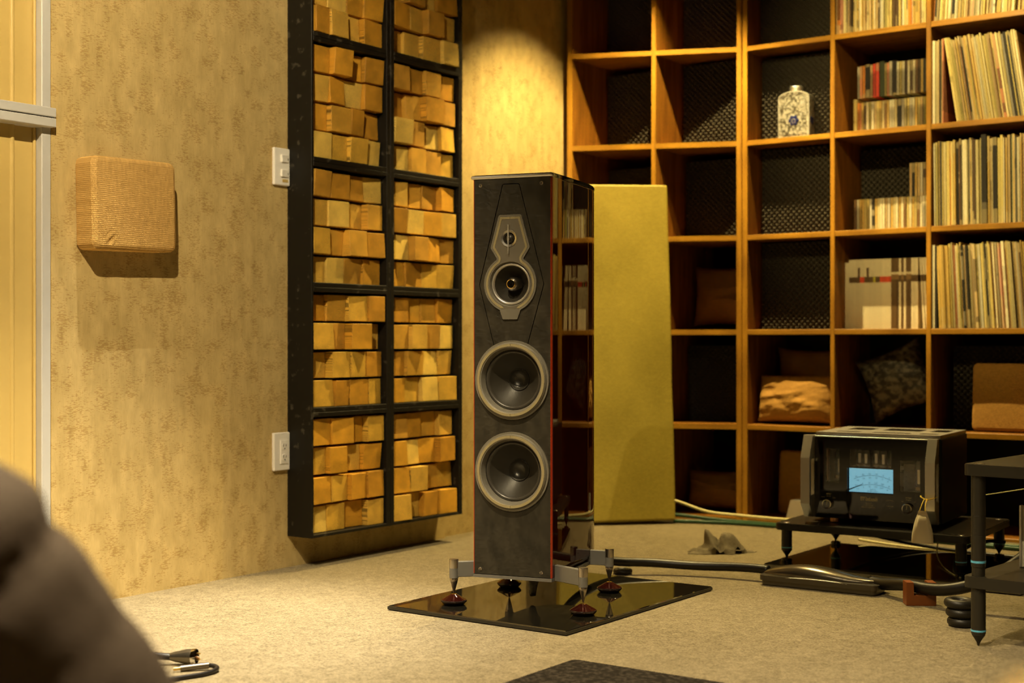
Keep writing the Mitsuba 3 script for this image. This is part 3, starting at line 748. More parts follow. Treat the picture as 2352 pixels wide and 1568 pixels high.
for z in (0.3475, 0.3825):
    rec = part(k, 'receptacle', mv(rot(lathe([(0, 0), (0.0125, 0), (0.0125, 0.0012), (0.0115, 0.0018), (0, 0.0018)], 24), 90, [0, 1, 0]), 0.0148, 3.140, z), 'm_white_plastic')
    for dy, dz, a, b in ((-0.0055, 0.003, 0.0014, 0.0042), (0.0055, 0.003, 0.0014, 0.0036), (0.0, -0.0065, 0.0022, 0.0022)):
        put(fresh(rec + '__slot'), box(0.0160, 0.0172, 3.140 + dy - a, 3.140 + dy + a, z + dz - b, z + dz + b), 'm_dark_slot')

# ------------------------------------------------------------------ diffuser of wooden blocks
k = thing('block_diffuser', 'tall black frame filled with pale wooden blocks, hung on the wall', 'sound diffuser')
DX, DY0, DY1, DZ0, UH = 0.105, 3.167, 3.934, 0.098, 0.391
NROW = 5
DZ1 = DZ0 + NROW * UH
part(k, 'side_board', box(0.001, DX, DY0, DY0 + 0.009, DZ0, DZ1, 0.001), 'm_black_paint')
part(k, 'side_board', box(0.001, DX, DY1 - 0.020, DY1, DZ0, DZ1, 0.001), 'm_black_paint')
part(k, 'centre_post', box(0.001, DX, 3.524, 3.5425, DZ0, DZ1, 0.001), 'm_black_paint')
part(k, 'centre_post', box(0.001, DX, 3.5435, 3.562, DZ0, DZ1, 0.001), 'm_black_paint')
part(k, 'back_board', box(0.001, 0.004, DY0 + 0.009, DY1 - 0.02, DZ0, DZ1), 'm_black_matt')
bays = [(DY0 + 0.009, 3.524), (3.562, DY1 - 0.020)]
r = np.random.default_rng(5)
for a, b in bays:
    for n in range(NROW + 1):
        z = DZ0 + n * UH
        if n > 0: part(k, 'crossbar', box(0.001, DX, a, b, z - 0.0145, z - 0.0005, 0.001), 'm_black_paint')
        if n < NROW: part(k, 'crossbar', box(0.001, DX, a, b, z + 0.0005, z + (0.0145 if n else 0.010), 0.001), 'm_black_paint')
    for n in range(NROW):
        lo, hi = DZ0 + n * UH + (0.0150 if n else 0.0105), DZ0 + (n + 1) * UH - 0.0150
        pz = (hi - lo) / 4
        for q in range(1, 4):
            part(k, 'slat', box(0.004, 0.045, a, b, lo + q * pz - 0.006, lo + q * pz), 'm_black_matt')
for a, b in bays:
    for n in range(NROW):
        lo, hi = DZ0 + n * UH + (0.0150 if n else 0.0105), DZ0 + (n + 1) * UH - 0.0150
        pz = (hi - lo) / 4
        for q in range(4):
            w = r.dirichlet([90] * 4) * (b - a - 0.004) * 0.985
            y = a + 0.0015
            if r.random() < 0.5: y += 0.005
            for j in range(4):
                z0 = lo + q * pz + 0.0006
                z1 = z0 + pz - 0.0072 - r.uniform(0, 0.0026)
                y0, y1 = y, y + w[j] - r.uniform(0.0006, 0.003)
                y += w[j]
                x = r.choice([0.070, 0.080, 0.088, 0.096, 0.104, 0.112], p=[0.10, 0.2, 0.26, 0.24, 0.13, 0.07]) + r.uniform(-0.003, 0.003)
                gy = r.choice([0, 0, 0.06, -0.06, 0.13, -0.12]) + r.uniform(-0.02, 0.02)
                gz = r.choice([0, 0, 0, 0.08, -0.06]) + r.uniform(-0.02, 0.02)
                yc, zc = (y0 + y1) / 2, (z0 + z1) / 2
                X = lambda yy, zz: min(0.124, max(0.05, x + gy * (yy - yc) + gz * (zz - zc)))
                c = 0.0012
                P = {}
                quads = []
                F = [(X(yy, zz), yy, zz) for yy, zz in ((y0 + c, z0 + c), (y1 - c, z0 + c), (y1 - c, z1 - c), (y0 + c, z1 - c))]
                E = [(X(yy, zz) - c, yy, zz) for yy, zz in ((y0, z0), (y1, z0), (y1, z1), (y0, z1))]
                B = [(0.0045, yy, zz) for yy, zz in ((y0, z0), (y1, z0), (y1, z1), (y0, z1))]
                quads.append(F)
                for i in range(4):
                    i2 = (i + 1) % 4
                    quads.append([E[i], E[i2], F[i2], F[i]])
                    quads.append([B[i], B[i2], E[i2], E[i]])
                V = np.array(quads, float).reshape(-1, 3)
                f = np.vstack([[4 * i, 4 * i + 1, 4 * i + 2, 4 * i, 4 * i + 2, 4 * i + 3] for i in range(len(quads))]).reshape(-1, 3)
                py, pz_ = r.uniform(-9, 9), r.choice([-1, 1]) * r.uniform(0.0, 9)
                tone = int(r.integers(0, len(TONES)))
                uv = np.c_[(V[:, 1] - yc) * 100 + py + 1000 * tone, (V[:, 2] - zc) * 100 + pz_]
                part(k, 'wood_block', trimesh.Trimesh(V, f, process=False), 'm_block', False, uv=uv)

# ------------------------------------------------------------------ loudspeaker on its slab
k = thing('glass_plinth', 'square black glass slab lying on the carpet under the loudspeaker', 'plinth')
PX0, PX1, PY0, PY1 = 0.718, 1.281, 2.816, 3.572
part(k, 'slab', box(PX0, PX1, PY0, PY1, 0.0005, 0.0125, 0.0022), 'm_slab')
part(k, 'edge_band', box(PX0 - 0.0012, PX1 + 0.0012, PY0 - 0.0012, PY1 + 0.0012, 0.0025, 0.0100), 'm_rack')

SP = frame(1.0015, 2.9825, 0, 13.3) @ np.diag([1, 1, 1, 1.0])       # local x: along the front, -y: towards the listener
SM = lambda m: moved(m, SP)
# facing parts are modelled in a plane: (a, z) with the height above the front as the third axis
FACE = np.array([[1, 0, 0, 0], [0, 0, -1, 0], [0, 1, 0, 0], [0, 0, 0, 1.0]])
def face(m): return moved(m, SP @ FACE)
sk = thing('floor_speaker', 'tall floor standing loudspeaker with leather front and glossy dark red sides', 'loudspeaker')
ZB, ZT = 0.0955, 1.138
out = [(0.1108, 0.0), (0.1125, 0.06), (0.1130, 0.15), (0.1120, 0.23), (0.1095, 0.30), (0.103, 0.355), (0.090, 0.400), (0.068, 0.432), (0.040, 0.447), (0.0, 0.450)]
cs = CubicSpline(np.linspace(0, 1, len(out)), np.array(out))
half = cs(np.linspace(0, 1, 48))
plan = Polygon(np.vstack([half, half[::-1] * [-1, 1]])).buffer(0)
back = plan.intersection(sbox(-0.2, 0.0735, 0.2, 0.6))
cab = extrude(back, ZT - ZB, ZB)
# round the lower edge at the back a little: stacked rings
lay = []
for z, ins in ((ZB, 0.014), (ZB + 0.006, 0.006), (ZB + 0.016, 0.001), (ZB + 0.022, 0.0), (ZT - 0.004, 0.0), (ZT, 0.002)):
    q = plan.buffer(-ins).intersection(sbox(-0.2, 0.0735, 0.2, 0.6))
    w = np.vstack([half, half[::-1] * [-1, 1]])
    c = np.array([0.0, 0.20])
    d = w - c
    L = np.linalg.norm(d, axis=1, keepdims=True)
    w2 = c + d * (1 - ins / np.maximum(L, 0.05))
    w2 = w2[(w2[:, 1] >= 0.0)]
    w2[:, 1] = np.maximum(w2[:, 1], 0.0735)
    lay.append(np.c_[w2, np.full(len(w2), z)])
n_ = len(lay[0])
v = np.vstack(lay + [[[0, 0.2, ZB]], [[0, 0.2, ZT]]])
f = []
for i in range(len(lay) - 1):
    for j in range(n_):
        a, b = i * n_ + j, i * n_ + (j + 1) % n_
        f += [(a, b, b + n_), (a, b + n_, a + n_)]
for j in range(n_):
    f += [(len(v) - 2, (j + 1) % n_, j), (len(v) - 1, (len(lay) - 1) * n_ + j, (len(lay) - 1) * n_ + (j + 1) % n_)]
part(sk, 'cabinet', SM(trimesh.Trimesh(v, np.array(f), process=False)), 'm_red_lacquer', 25)
for s in (-1, 1):
    chk = extrude(Polygon([(s * 0.1078, 0.001), (s * 0.1095, 0.0), (s * 0.1110, 0.003), (s * 0.1113, 0.009), (s * 0.1078, 0.009)]), ZT - ZB, ZB)
    chk.fix_normals()
    part(sk, 'front_edge', SM(chk), 'm_red_edge', label='red veneered front edge')
    chk = extrude(Polygon([(s * 0.1078, 0.009), (s * 0.1113, 0.009), (s * 0.1121, 0.04), (s * 0.1126, 0.0736), (s * 0.1078, 0.0736)]), ZT - ZB, ZB)
    chk.fix_normals()
    part(sk, 'cheek', SM(chk), 'm_red_lacquer')

# drivers: centre line slightly off zero
AC = 0.001
W1, W2, MID, TW = 0.609, 0.369, 0.861, 0.980
hexo = Polygon([(-0.0265, 1.1235), (0.0205, 1.1235), (0.0895, 0.8600), (0.0405, 0.690), (-0.0490, 0.690), (-0.0930, 0.8600)])
hexo = hexo.buffer(-0.006, 4).buffer(0.006, 8)
full = sbox(-0.1076, ZB + 0.0005, 0.1076, ZT - 0.0005)
holes = [Point(AC, W1).buffer(0.0935, 32), Point(AC, W2).buffer(0.0935, 32)]
mid_hole = Point(AC - 0.005, MID).buffer(0.0600, 32)
tw_hole = Point(AC - 0.008, TW).buffer(0.0185, 24)
outer = full.difference(hexo.buffer(0.0010))
innr = hexo.buffer(-0.0010)
for h in holes: outer = outer.difference(h); innr = innr.difference(h)
innr = innr.difference(mid_hole).difference(tw_hole)
part(sk, 'baffle', face(mv(extrude(outer, 0.070), 0, 0, -0.0700)), 'm_leather', label='black leather front')
part(sk, 'inset_panel', face(mv(extrude(innr, 0.0695), 0, 0, -0.0695)), 'm_leather')
part(sk, 'inner_board', face(box(-0.107, 0.107, ZB + 0.001, ZT - 0.001, -0.0733, -0.0712)), 'm_black_matt')
for x, z in ((-0.0900, 1.122), (0.0825, 1.122), (-0.0910, 0.108), (0.0820, 0.108)):
    s_ = part(sk, 'grille_socket', face(mv(lathe([(0.0022, -0.001), (0.0022, 0.0005), (0.0045, 0.0010), (0.0052, 0.0), (0.0052, -0.0015)], 20), x, z, 0)), 'm_nickel', 30)
    put(s_ + '__hole', face(mv(lathe([(0, 0.0002), (0.0024, 0.0002)], 16), x, z, 0)), 'm_dark_slot')
top = rbox(-0.1135, 0.1135, -0.0015, 0.30, ZT - 0.002, ZT + 0.0115, 0.0045, 3)
tp = plan.buffer(0.0012)
topm = cat(extrude(tp, 0.006, ZT + 0.002), extrude(tp.buffer(-0.003), 0.0035, ZT + 0.008), extrude(tp.buffer(-0.001), 0.002, ZT + 0.0))
part(sk, 'top_plate', SM(topm), 'm_black_gloss')
part(sk, 'top_trim', SM(cat([cyl((-0.1115, -0.0005, ZT + 0.0052), (0.1115, -0.0005, ZT + 0.0052), 0.0052, 20), trimesh.creation.icosphere(2, 0.0052).apply_translation([-0.1115, -0.0005, ZT + 0.0052]), trimesh.creation.icosphere(2, 0.0052).apply_translation([0.1115, -0.0005, ZT + 0.0052])])), 'm_silver', True, label='bright metal top edge')
part(sk, 'bottom_plate', SM(cat(extrude(plan.buffer(0.0005), 0.0085, ZB - 0.0095))), 'm_grey_anod')

def woofer(z, first):
    w = part(sk, 'woofer', face(mv(lathe([(0.0925, 0.0), (0.0922, -0.006), (0.083, -0.0085), (0.0805, -0.010), (0.0805, -0.0700)], 72), AC, z, 0.0025)), 'm_black_matt', 30)
    # outer shroud ring, thickest at upper right and lower left, then the pale clamping ring with its two joints
    sh = Point(AC, z).buffer(0.1040, 48).intersection(sbox(-0.1074, z - 0.12, 0.1074, z + 0.12)).difference(Point(AC, z).buffer(0.0950, 48))
    put(w + '__shroud', face(mv(extrude(sh, 0.0065), 0, 0, -0.001)), 'm_trim_grey', 30)
    put(w + '__shroud_lip', face(mv(lathe([(0.0985, 0.004), (0.0985, 0.0090), (0.0960, 0.0125), (0.0935, 0.0125), (0.0930, 0.003)], 72), AC, z, 0)), 'm_trim_grey', 30)
    ring = Point(AC, z).buffer(0.0948, 64).difference(Point(AC, z).buffer(0.0880, 64)).difference(sbox(AC - 0.0005, z - 0.12, AC + 0.0005, z + 0.12))
    for g in ring.geoms:
        put(fresh(w + '__clamp_ring'), face(mv(extrude(g, 0.005), 0, 0, 0.0095)), 'm_trim_gold')
    put(w + '__basket_ring', face(mv(lathe([(0.0880, 0.012), (0.0850, 0.0110), (0.0815, 0.002), (0.0795, -0.008)], 72), AC, z, 0)), 'm_trim_grey', 30)
    put(w + '__surround', face(mv(lathe([(0.0800, -0.010), (0.0775, -0.0068), (0.0745, -0.0055), (0.0715, -0.0068), (0.0690, -0.0105)], 72), AC, z, 0)), 'm_surround', True)
    put(w + '__cone', face(mv(lathe([(0.0692, -0.0108), (0.0640, -0.0175), (0.050, -0.0320), (0.036, -0.0440), (0.029, -0.0490), (0.0275, -0.0500)], 72), AC, z, 0)), 'm_cone', True)
    put(w + '__dust_cap', face(mv(lathe([(0.0292, -0.0490), (0.0290, -0.0465), (0.0280, -0.0455), (0.0250, -0.0505), (0.0190, -0.0565), (0.0105, -0.0600), (0.0, -0.0610)], 48), AC, z, 0)), 'm_dustcap', True)
woofer(W1, True); woofer(W2, False)

# the bottle shaped plate that joins tweeter and midrange
AM = AC - 0.005
neck = Polygon([(AM - 0.0320, 1.0425), (AM + 0.0315, 1.0425), (AM + 0.0555, 0.9560), (AM + 0.0360, 0.9250), (AM - 0.0360, 0.9250), (AM - 0.0555, 0.9560)]).buffer(-0.006, 4).buffer(0.006, 8)
neck = union_all([neck, sbox(AM - 0.037, 0.90, AM + 0.037, 0.932)])
tab = Polygon([(AM - 0.0300, 0.80), (AM - 0.0285, 0.7900), (AM - 0.0205, 0.7680), (AM + 0.0205, 0.7680), (AM + 0.0285, 0.7900), (AM + 0.0300, 0.80)]).buffer(-0.003, 4).buffer(0.003, 6)
bottle = union_all([neck, Point(AM, MID).buffer(0.0740, 48), tab]).buffer(0.004, 6).buffer(-0.004, 6)
bez = bottle.difference(bottle.buffer(-0.0050, 6))
mh, th = Point(AM, MID).buffer(0.0605, 48), Point(AC - 0.008, TW).buffer(0.0200, 32)
mp = part(sk, 'front_plate', face(mv(extrude(bottle.buffer(-0.0045, 6).difference(mh).difference(th), 0.0040), 0, 0, -0.0010)), 'm_faceplate', 30, label='grey bottle shaped driver plate')
put(mp + '__outer_bevel', face(mv(extrude(bez, 0.0050), 0, 0, -0.0010)), 'm_trim_grey', 30)
inl = bottle.buffer(-0.0055, 6).difference(bottle.buffer(-0.0115, 6)).difference(Point(AM, MID).buffer(0.0615, 48)).difference(sbox(AM - 0.0005, 1.02, AM + 0.0005, 1.06)).difference(sbox(AM - 0.030, 0.74, AM + 0.030, 0.797))
for g in getattr(inl, 'geoms', [inl]):
    if g.area > 2e-6: put(fresh(mp + '__inlay'), face(mv(extrude(g, 0.0014), 0, 0, 0.0030)), 'm_trim_gold')
put(mp + '__tab_plate', face(mv(extrude(tab.buffer(-0.0035, 4).intersection(sbox(-1, 0.7, 1, 0.795)), 0.0014), 0, 0, 0.0030)), 'm_trim_grey')
mm = part(sk, 'midrange', face(mv(lathe([(0.0605, 0.0035), (0.0590, 0.0035), (0.0570, -0.002), (0.0560, -0.006), (0.0560, -0.060)], 64), AM, MID, 0)), 'm_trim_grey', 30)
put(mm + '__surround', face(mv(lathe([(0.0562, -0.0060), (0.0545, -0.0020), (0.0520, -0.0008), (0.0495, -0.0025), (0.0475, -0.0065)], 64), AM, MID, 0)), 'm_aluminium', True)
put(mm + '__cone', face(mv(lathe([(0.0477, -0.0068), (0.040, -0.0190), (0.030, -0.0310), (0.020, -0.0420), (0.0, -0.0450)], 64), AM, MID, 0)), 'm_cone', True)
put(mm + '__phase_plug', face(mv(lathe([(0.0195, -0.044), (0.0195, -0.012), (0.0190, -0.004), (0.0165, 0.0035), (0.0125, 0.0075), (0.0080, 0.0088), (0.0, 0.0090)], 48), AM, MID, -0.012)), 'm_nickel', True)
put(mm + '__plug_ring', face(mv(lathe([(0.0125, 0.0075), (0.0122, 0.0105), (0.0105, 0.0112), (0.0098, 0.0085)], 40), AM, MID, -0.012)), 'm_brass', 30)
put(mm + '__plug_face', face(mv(lathe([(0.0099, 0.0092), (0.0, 0.0096)], 32), AM, MID, -0.012)), 'm_black_gloss')
em = meshkit.text_mesh('W', 0.0075, 0.0006, True)
em.apply_translation([-em.bounds[:, 0].mean(), -em.bounds[:, 1].mean(), 0])
put(mm + '__emblem', face(mv(em, AM, MID, -0.0022)), 'm_chrome')
tw = part(sk, 'tweeter', face(mv(lathe([(0.0225, 0.0030), (0.0218, 0.0052), (0.0165, 0.0040), (0.0145, -0.0010), (0.0135, -0.0080)], 56), AC - 0.008, TW, 0)), 'm_bright', 30)
put(tw + '__dome', face(mv(lathe([(0.0138, -0.0070), (0.0120, -0.0015), (0.0080, 0.0022), (0.0, 0.0040)], 40), AC - 0.008, TW, 0)), 'm_dustcap', True)
put(tw + '__bar', face(extrude(Polygon([(AC - 0.0092, TW + 0.037), (AC - 0.0066, TW + 0.037), (AC - 0.0060, TW), (AC - 0.0072, TW - 0.040), (AC - 0.0088, TW - 0.040), (AC - 0.0100, TW)]), 0.0040, 0.0062)), 'm_silver')
put(tw + '__tip', face(mv(trimesh.creation.icosphere(2, 0.0040), AC - 0.008, TW, 0.0060)), 'm_chrome', True)

def outrigger(i, x, y, ax, ay, where):
    """a foot at local (x, y) on an arm from the cabinet at (ax, ay)"""
    d = np.array([x - ax, y - ay]); L = np.linalg.norm(d); d /= L
    ang = math.degrees(math.atan2(d[1], d[0]))
    A = trimesh.transformations.rotation_matrix(math.radians(ang), [0, 0, 1]); A[:3, 3] = (ax, ay, 0)
    o = part(sk, 'foot', SM(moved(box(0, L, -0.008, 0.008, 0.086, 0.127, 0.0012), A)), 'm_grey_anod')
    put(o + '__socket', SM(cyl((x, y, 0.0835), (x, y, 0.112), 0.0122, 32)), 'm_grey_anod', 40)
    put(o + '__knob', SM(mv(lathe([(0, 0.108), (0.0118, 0.108), (0.0124, 0.110), (0.0124, 0.1315), (0.0118, 0.133), (0, 0.133)], 40), x, y, 0)), 'm_nickel', 40)
    put(o + '__spike', SM(mv(lathe([(0, 0.0845), (0.0096, 0.0845), (0.0108, 0.0810), (0.0108, 0.0775), (0.0098, 0.0765), (0.0098, 0.0740), (0.0016, 0.0435), (0, 0.0405)], 32), x, y, 0)), 'm_nickel', 40)
    p = SP @ np.array([x, y, 0, 1])
    kd = thing('spike_disc', f'round dark red and black disc under the {where} spike of the loudspeaker', 'spike disc', 'discs under the speaker spikes')
    part(kd, 'base', mv(lathe([(0, 0.0130), (0.0255, 0.0130), (0.0290, 0.0150), (0.0345, 0.0215), (0.0345, 0.0245), (0.0330, 0.0262), (0.0, 0.0262)], 48), p[0], p[1], 0), 'm_disc_black', 25)
    part(kd, 'top', mv(lathe([(0.0330, 0.0262), (0.0200, 0.0335), (0.0075, 0.0405)], 48), p[0], p[1], 0), 'm_disc_red', 25)
    part(kd, 'seat', mv(lathe([(0.0076, 0.0404), (0.0040, 0.0418), (0.0, 0.0400)], 24), p[0], p[1], 0), 'm_brass', True)
outrigger(0, -0.1590, -0.018, -0.085, 0.030, 'front left')
outrigger(1, 0.2050, -0.021, 0.085, 0.045, 'front right')
outrigger(2, 0.1640, 0.316, 0.060, 0.316, 'rear right')
outrigger(3, -0.1250, 0.285, -0.050, 0.290, 'rear left')

# cable with its swollen box, running from the amplifier to the back of the speaker
k = thing('speaker_cable', 'thick black braided cable with a long grey metal box lying on the carpet', 'cable')
c1 = spline([(1.350, 3.800, 0.034), (1.25, 3.795, 0.034), (1.117, 3.765, 0.030), (0.985, 3.700, 0.036), (0.895, 3.610, 0.048), (0.835, 3.520, 0.10), (0.845, 3.440, 0.165), (0.885, 3.405, 0.205)], 90)
c1[:, 2] += 0.001
part(k, 'braided_lead', tube(c1, 0.0135, 12), 'm_cable', True)
c2 = spline([(1.655, 3.815, 0.030), (1.735, 3.768, 0.036), (1.800, 3.728, 0.0455), (1.850, 3.706, 0.0455), (1.905, 3.690, 0.050), (1.985, 3.690, 0.072), (2.075, 3.715, 0.125), (2.150, 3.780, 0.215), (2.165, 3.90, 0.34), (2.140, 4.02, 0.41), (2.05, 4.30, 0.36)], 110)
part(k, 'braided_lead', tube(c2, 0.0165, 12), 'm_cable', True)
# the box: base tray and swelling lid
pa, pb = np.array([1.345, 3.776]), np.array([1.700, 3.790])
dirp = (pb - pa) / np.linalg.norm(pb - pa); nrm = np.array([-dirp[1], dirp[0]])
PMX = np.eye(4); PMX[:2, 0] = dirp; PMX[:2, 1] = nrm; PMX[:2, 3] = pa - nrm * 0.045
Lp = np.linalg.norm(pb - pa)
base = sbox(0, 0, Lp, 0.105).buffer(-0.022, 4).buffer(0.022, 8)
lay = [(0.0008, -0.010), (0.004, -0.006), (0.016, 0.0), (0.026, 0.0), (0.030, -0.004)]
pm = cat([extrude(base.buffer(lay[i][1]), lay[i + 1][0] - lay[i][0], lay[i][0]) for i in range(len(lay) - 1)])
part(k, 'box_base', moved(pm, PMX), 'm_pod_base')
nx, ny = 64, 24
U, V_ = np.meshgrid(np.linspace(0, 1, nx), np.linspace(0, 1, ny), indexing='ij')
hw = 0.0485 * np.sin(np.clip(U * 1.02 + 0.02, 0, 1) * PI) ** 0.55 * (0.75 + 0.25 * U)
hh = 0.032 * np.sin(U ** 0.8 * PI) ** 0.75 * (0.70 + 0.30 * np.sin(np.clip((U + 0.10) * 1.15, 0, 1) * PI)) + 0.003
th_ = V_ * PI
Pp = np.stack([U * Lp, 0.0525 - np.cos(th_) * hw, 0.0295 + hh * np.abs(np.sin(th_)) ** 0.8], -1)
part(k, 'box_lid', moved(grid_mesh(Pp), PMX), 'm_pod', True)
ln = [(x, -0.0012, z) for x, z in ((0.085, 0.028), (0.13, 0.0305), (0.18, 0.031), (0.23, 0.0300), (0.27, 0.027))]
part(k, 'trim_line', moved(tube(spline([(x, 0.0015, z) for x, _, z in ln], 30), 0.0016, 8), PMX), 'm_silver', True)

k = thing('cable_lifter', 'small black rubber ring holding the braided cable off the carpet behind the loudspeaker', 'cable support')
put(k, mv(torus(0.0215, 0.0085), 0.925, 3.672, 0.0086), 'm_rubber', True)

k = thing('hanging_cable_end', 'dark mottled cable end hanging beneath the loudspeaker down to the glass slab', 'cable')
cc = spline([(0.955, 3.165, 0.083), (0.975, 3.125, 0.068), (0.990, 3.095, 0.048), (0.997, 3.085, 0.028)], 24)
put(k, tube(cc, 0.0040 + 0.0100 * np.sin(np.linspace(0.12, 0.93, 24) * PI) ** 0.6, 14), 'm_fur', True)

# ------------------------------------------------------------------ amplifier on its stand
k = thing('black_slab', 'large polished black slab on the carpet under the amplifier stand', 'plinth')
put(k, box(1.240, 2.02, 3.998, 4.555, 0.0008, 0.0200, 0.0025), 'm_slab')

ST = frame(1.256, 4.036, 0, 2.5)
S_ = lambda m: moved(m, ST)
k = thing('amplifier_stand', 'low black stand with blue ringed spiked legs carrying the amplifier', 'amplifier stand')
bd = sbox(0, 0, 0.60, 0.50).buffer(-0.022, 4).buffer(0.022, 8)
part(k, 'board', S_(cat(extrude(bd.buffer(-0.002), 0.0022, 0.1215), extrude(bd, 0.0166, 0.1235), extrude(bd.buffer(-0.002), 0.0030, 0.1400))), 'm_black_satin')
for x, y in ((0.030, 0.032), (0.570, 0.032), (0.030, 0.470), (0.570, 0.470)):
    l = part(k, 'leg', S_(mv(lathe([(0, 0.122), (0.0165, 0.122), (0.0165, 0.0560), (0.0155, 0.0550), (0.0060, 0.0420), (0.0022, 0.0330), (0, 0.0325)], 32), x, y, 0)), 'm_black_satin', 30)
    put(l + '__ring', S_(mv(lathe([(0.0166, 0.0640), (0.0171, 0.0640), (0.0171, 0.0672), (0.0166, 0.0672)], 32), x, y, 0)), 'm_blue_ring', 30)
    put(l + '__spike_seat', S_(mv(lathe([(0, 0.0325), (0.011, 0.0325), (0.0165, 0.0300), (0.0165, 0.0210), (0, 0.0210)], 32), x, y, 0)), 'm_black_gloss', 30)
    put(l + '__screw', S_(mv(lathe([(0.011, 0.1431), (0.0095, 0.1440), (0, 0.1440)], 24), x, y, 0)), 'm_nickel', 30)

AM4 = frame(1.354, 4.127, 0.1432, 4.6)
A_ = lambda m: moved(m, AM4)
k = thing('tube_amplifier', 'black glass fronted tube amplifier with a lit blue meter and silver handles', 'amplifier')
AW, AD, AZ0, AZ1 = 0.354, 0.36, 0.016, 0.272
part(k, 'chassis', A_(box(0.004, AW - 0.004, 0.012, AD, AZ0, 0.105, 0.002)), 'm_black_satin')
part(k, 'cover', A_(cat(box(-0.004, 0.003, 0.014, AD, 0.03, 0.272), box(AW - 0.003, AW + 0.004, 0.014, AD, 0.03, 0.272), box(-0.004, AW + 0.004, AD - 0.004, AD + 0.002, 0.03, 0.272))), 'm_black_satin')
part(k, 'side_cheek', A_(box(AW + 0.004, AW + 0.030, 0.035, AD, 0.012, 0.272, 0.003)), 'm_black_satin')
part(k, 'side_cheek', A_(box(-0.024, -0.004, 0.035, AD, 0.012, 0.272, 0.003)), 'm_black_satin')
tp = sbox(-0.006, 0.030, AW + 0.026, AD + 0.002)
for a, b in ((0.04, 0.12), (0.155, 0.275), (0.305, 0.36)):
    for q in ((0.075, 0.110), (0.20, 0.30)):
        tp = tp.difference(sbox(a, q[0], b, q[1]))
part(k, 'top_grille', A_(extrude(tp, 0.010, 0.272)), 'm_aluminium')
part(k, 'partition', A_(box(0.004, AW - 0.004, 0.20, 0.204, 0.10, 0.27)), 'm_black_matt')
# glass front with three windows
wins = [sbox(0.035, 0.128, 0.078, 0.232), sbox(0.112, 0.180, 0.240, 0.232), sbox(0.266, 0.110, 0.328, 0.205), sbox(0.104, 0.099, 0.246, 0.176)]
fp = sbox(0, AZ0, AW, AZ1 - 0.004)
for w in wins: fp = fp.difference(w)
FL = np.array([[1, 0, 0, 0], [0, 0, -1, 0], [0, 1, 0, 0], [0, 0, 0, 1.0]])
fa = lambda m: moved(m, AM4 @ FL)                                   # (x, z) plane, third axis towards the listener
part(k, 'front_glass', fa(extrude(fp, 0.006, -0.006)), 'm_black_gloss')
part(k, 'window_pane', fa(cat([extrude(w, 0.0006, -0.002) for w in wins[:3]])), 'm_glass')
part(k, 'top_edge', fa(box(0, AW, AZ1 - 0.0045, AZ1, -0.008, 0.0005, 0.001)), 'm_aluminium')
mt = part(k, 'meter', fa(extrude(sbox(0.107, 0.101, 0.243, 0.174), 0.002, -0.0105)), 'm_meter', label='lit pale blue meter dial',
          emitter={'type': 'area', 'radiance': rgb(0.14, 0.36, 0.46)})
def arc_strip(cx, cz, R, a0, a1, w, n=26):
    t = np.radians(np.linspace(a0, a1, n))
    o = np.c_[cx + (R + w) * np.cos(t), cz + (R + w) * np.sin(t)]
    i = np.c_[cx + (R - w) * np.cos(t), cz + (R - w) * np.sin(t)]
    return extrude(Polygon(np.vstack([o, i[::-1]])), 0.0004, -0.0082)
put(mt + '__scale_line', fa(arc_strip(0.180, 0.020, 0.134, 64, 116, 0.0005)), 'm_print_dark')
put(mt + '__scale_line_001', fa(arc_strip(0.180, -0.010, 0.136, 66, 114, 0.0005)), 'm_print_dark')
nums = []
for j, tx in enumerate(['-40', '-30', '-20', '-10', '-5', '0']):
    for R, cz in ((0.139, 0.020), (0.127, 0.020)):
        t = math.radians(112 - j * 8.8)
        g = meshkit.text_mesh(tx, 0.0042, 0.0003)
        g.apply_translation([0.180 + R * math.cos(t) - g.bounds[1, 0] / 2, cz + R * math.sin(t) - 0.002, -0.0082]); nums.append(g)
for j, tx in enumerate(['0.3', '3', '30', '150', '300', 'W']):
    for R, cz in ((0.1415, -0.010), (0.1295, -0.010)):
        t = math.radians(111 - j * 8.4)
        g = meshkit.text_mesh(tx, 0.0040, 0.0003)
        g.apply_translation([0.180 + R * math.cos(t) - g.bounds[1, 0] / 2, cz + R * math.sin(t) - 0.002, -0.0082]); nums.append(g)
g = meshkit.text_mesh('WATTS', 0.0036, 0.0003); g.apply_translation([0.172, 0.1085, -0.0082]); nums.append(g)
g = meshkit.text_mesh('POWER OUTPUT', 0.0030, 0.0003); g.apply_translation([0.164, 0.1035, -0.0082]); nums.append(g)
put(mt + '__numbers', fa(cat(nums)), 'm_print_dark')
put(mt + '__needle', fa(extrude(Polygon([(0.0935, 0.1035), (0.150, 0.127), (0.1505, 0.1255), (0.0955, 0.0995)]), 0.0006, -0.0045)), 'm_print_dark')
for x, z, r_, tt in ((0.042, 0.060, 0.0150, 12), (0.291, 0.060, 0.0155, 6)):
    kn = part(k, 'knob', fa(mv(lathe([(r_, 0.0), (r_, 0.014), (r_ - 0.0012, 0.0155), (r_ - 0.0030, 0.0150), (r_ - 0.0032, 0.0)], 40), x, z, 0)), 'm_bright', 30)
    put(kn + '__centre', fa(mv(lathe([(r_ - 0.0032, 0.013), (r_ - 0.0045, 0.0145), (0, 0.0145)], 40), x, z, 0)), 'm_black_gloss', 30)
    put(kn + '__pointer', fa(mv(rot(box(-0.0006, 0.0006, -r_ * 0.2, r_ * 0.82, 0.0146, 0.0152), -tt, [0, 0, 1]), x, z, 0)), 'm_print')
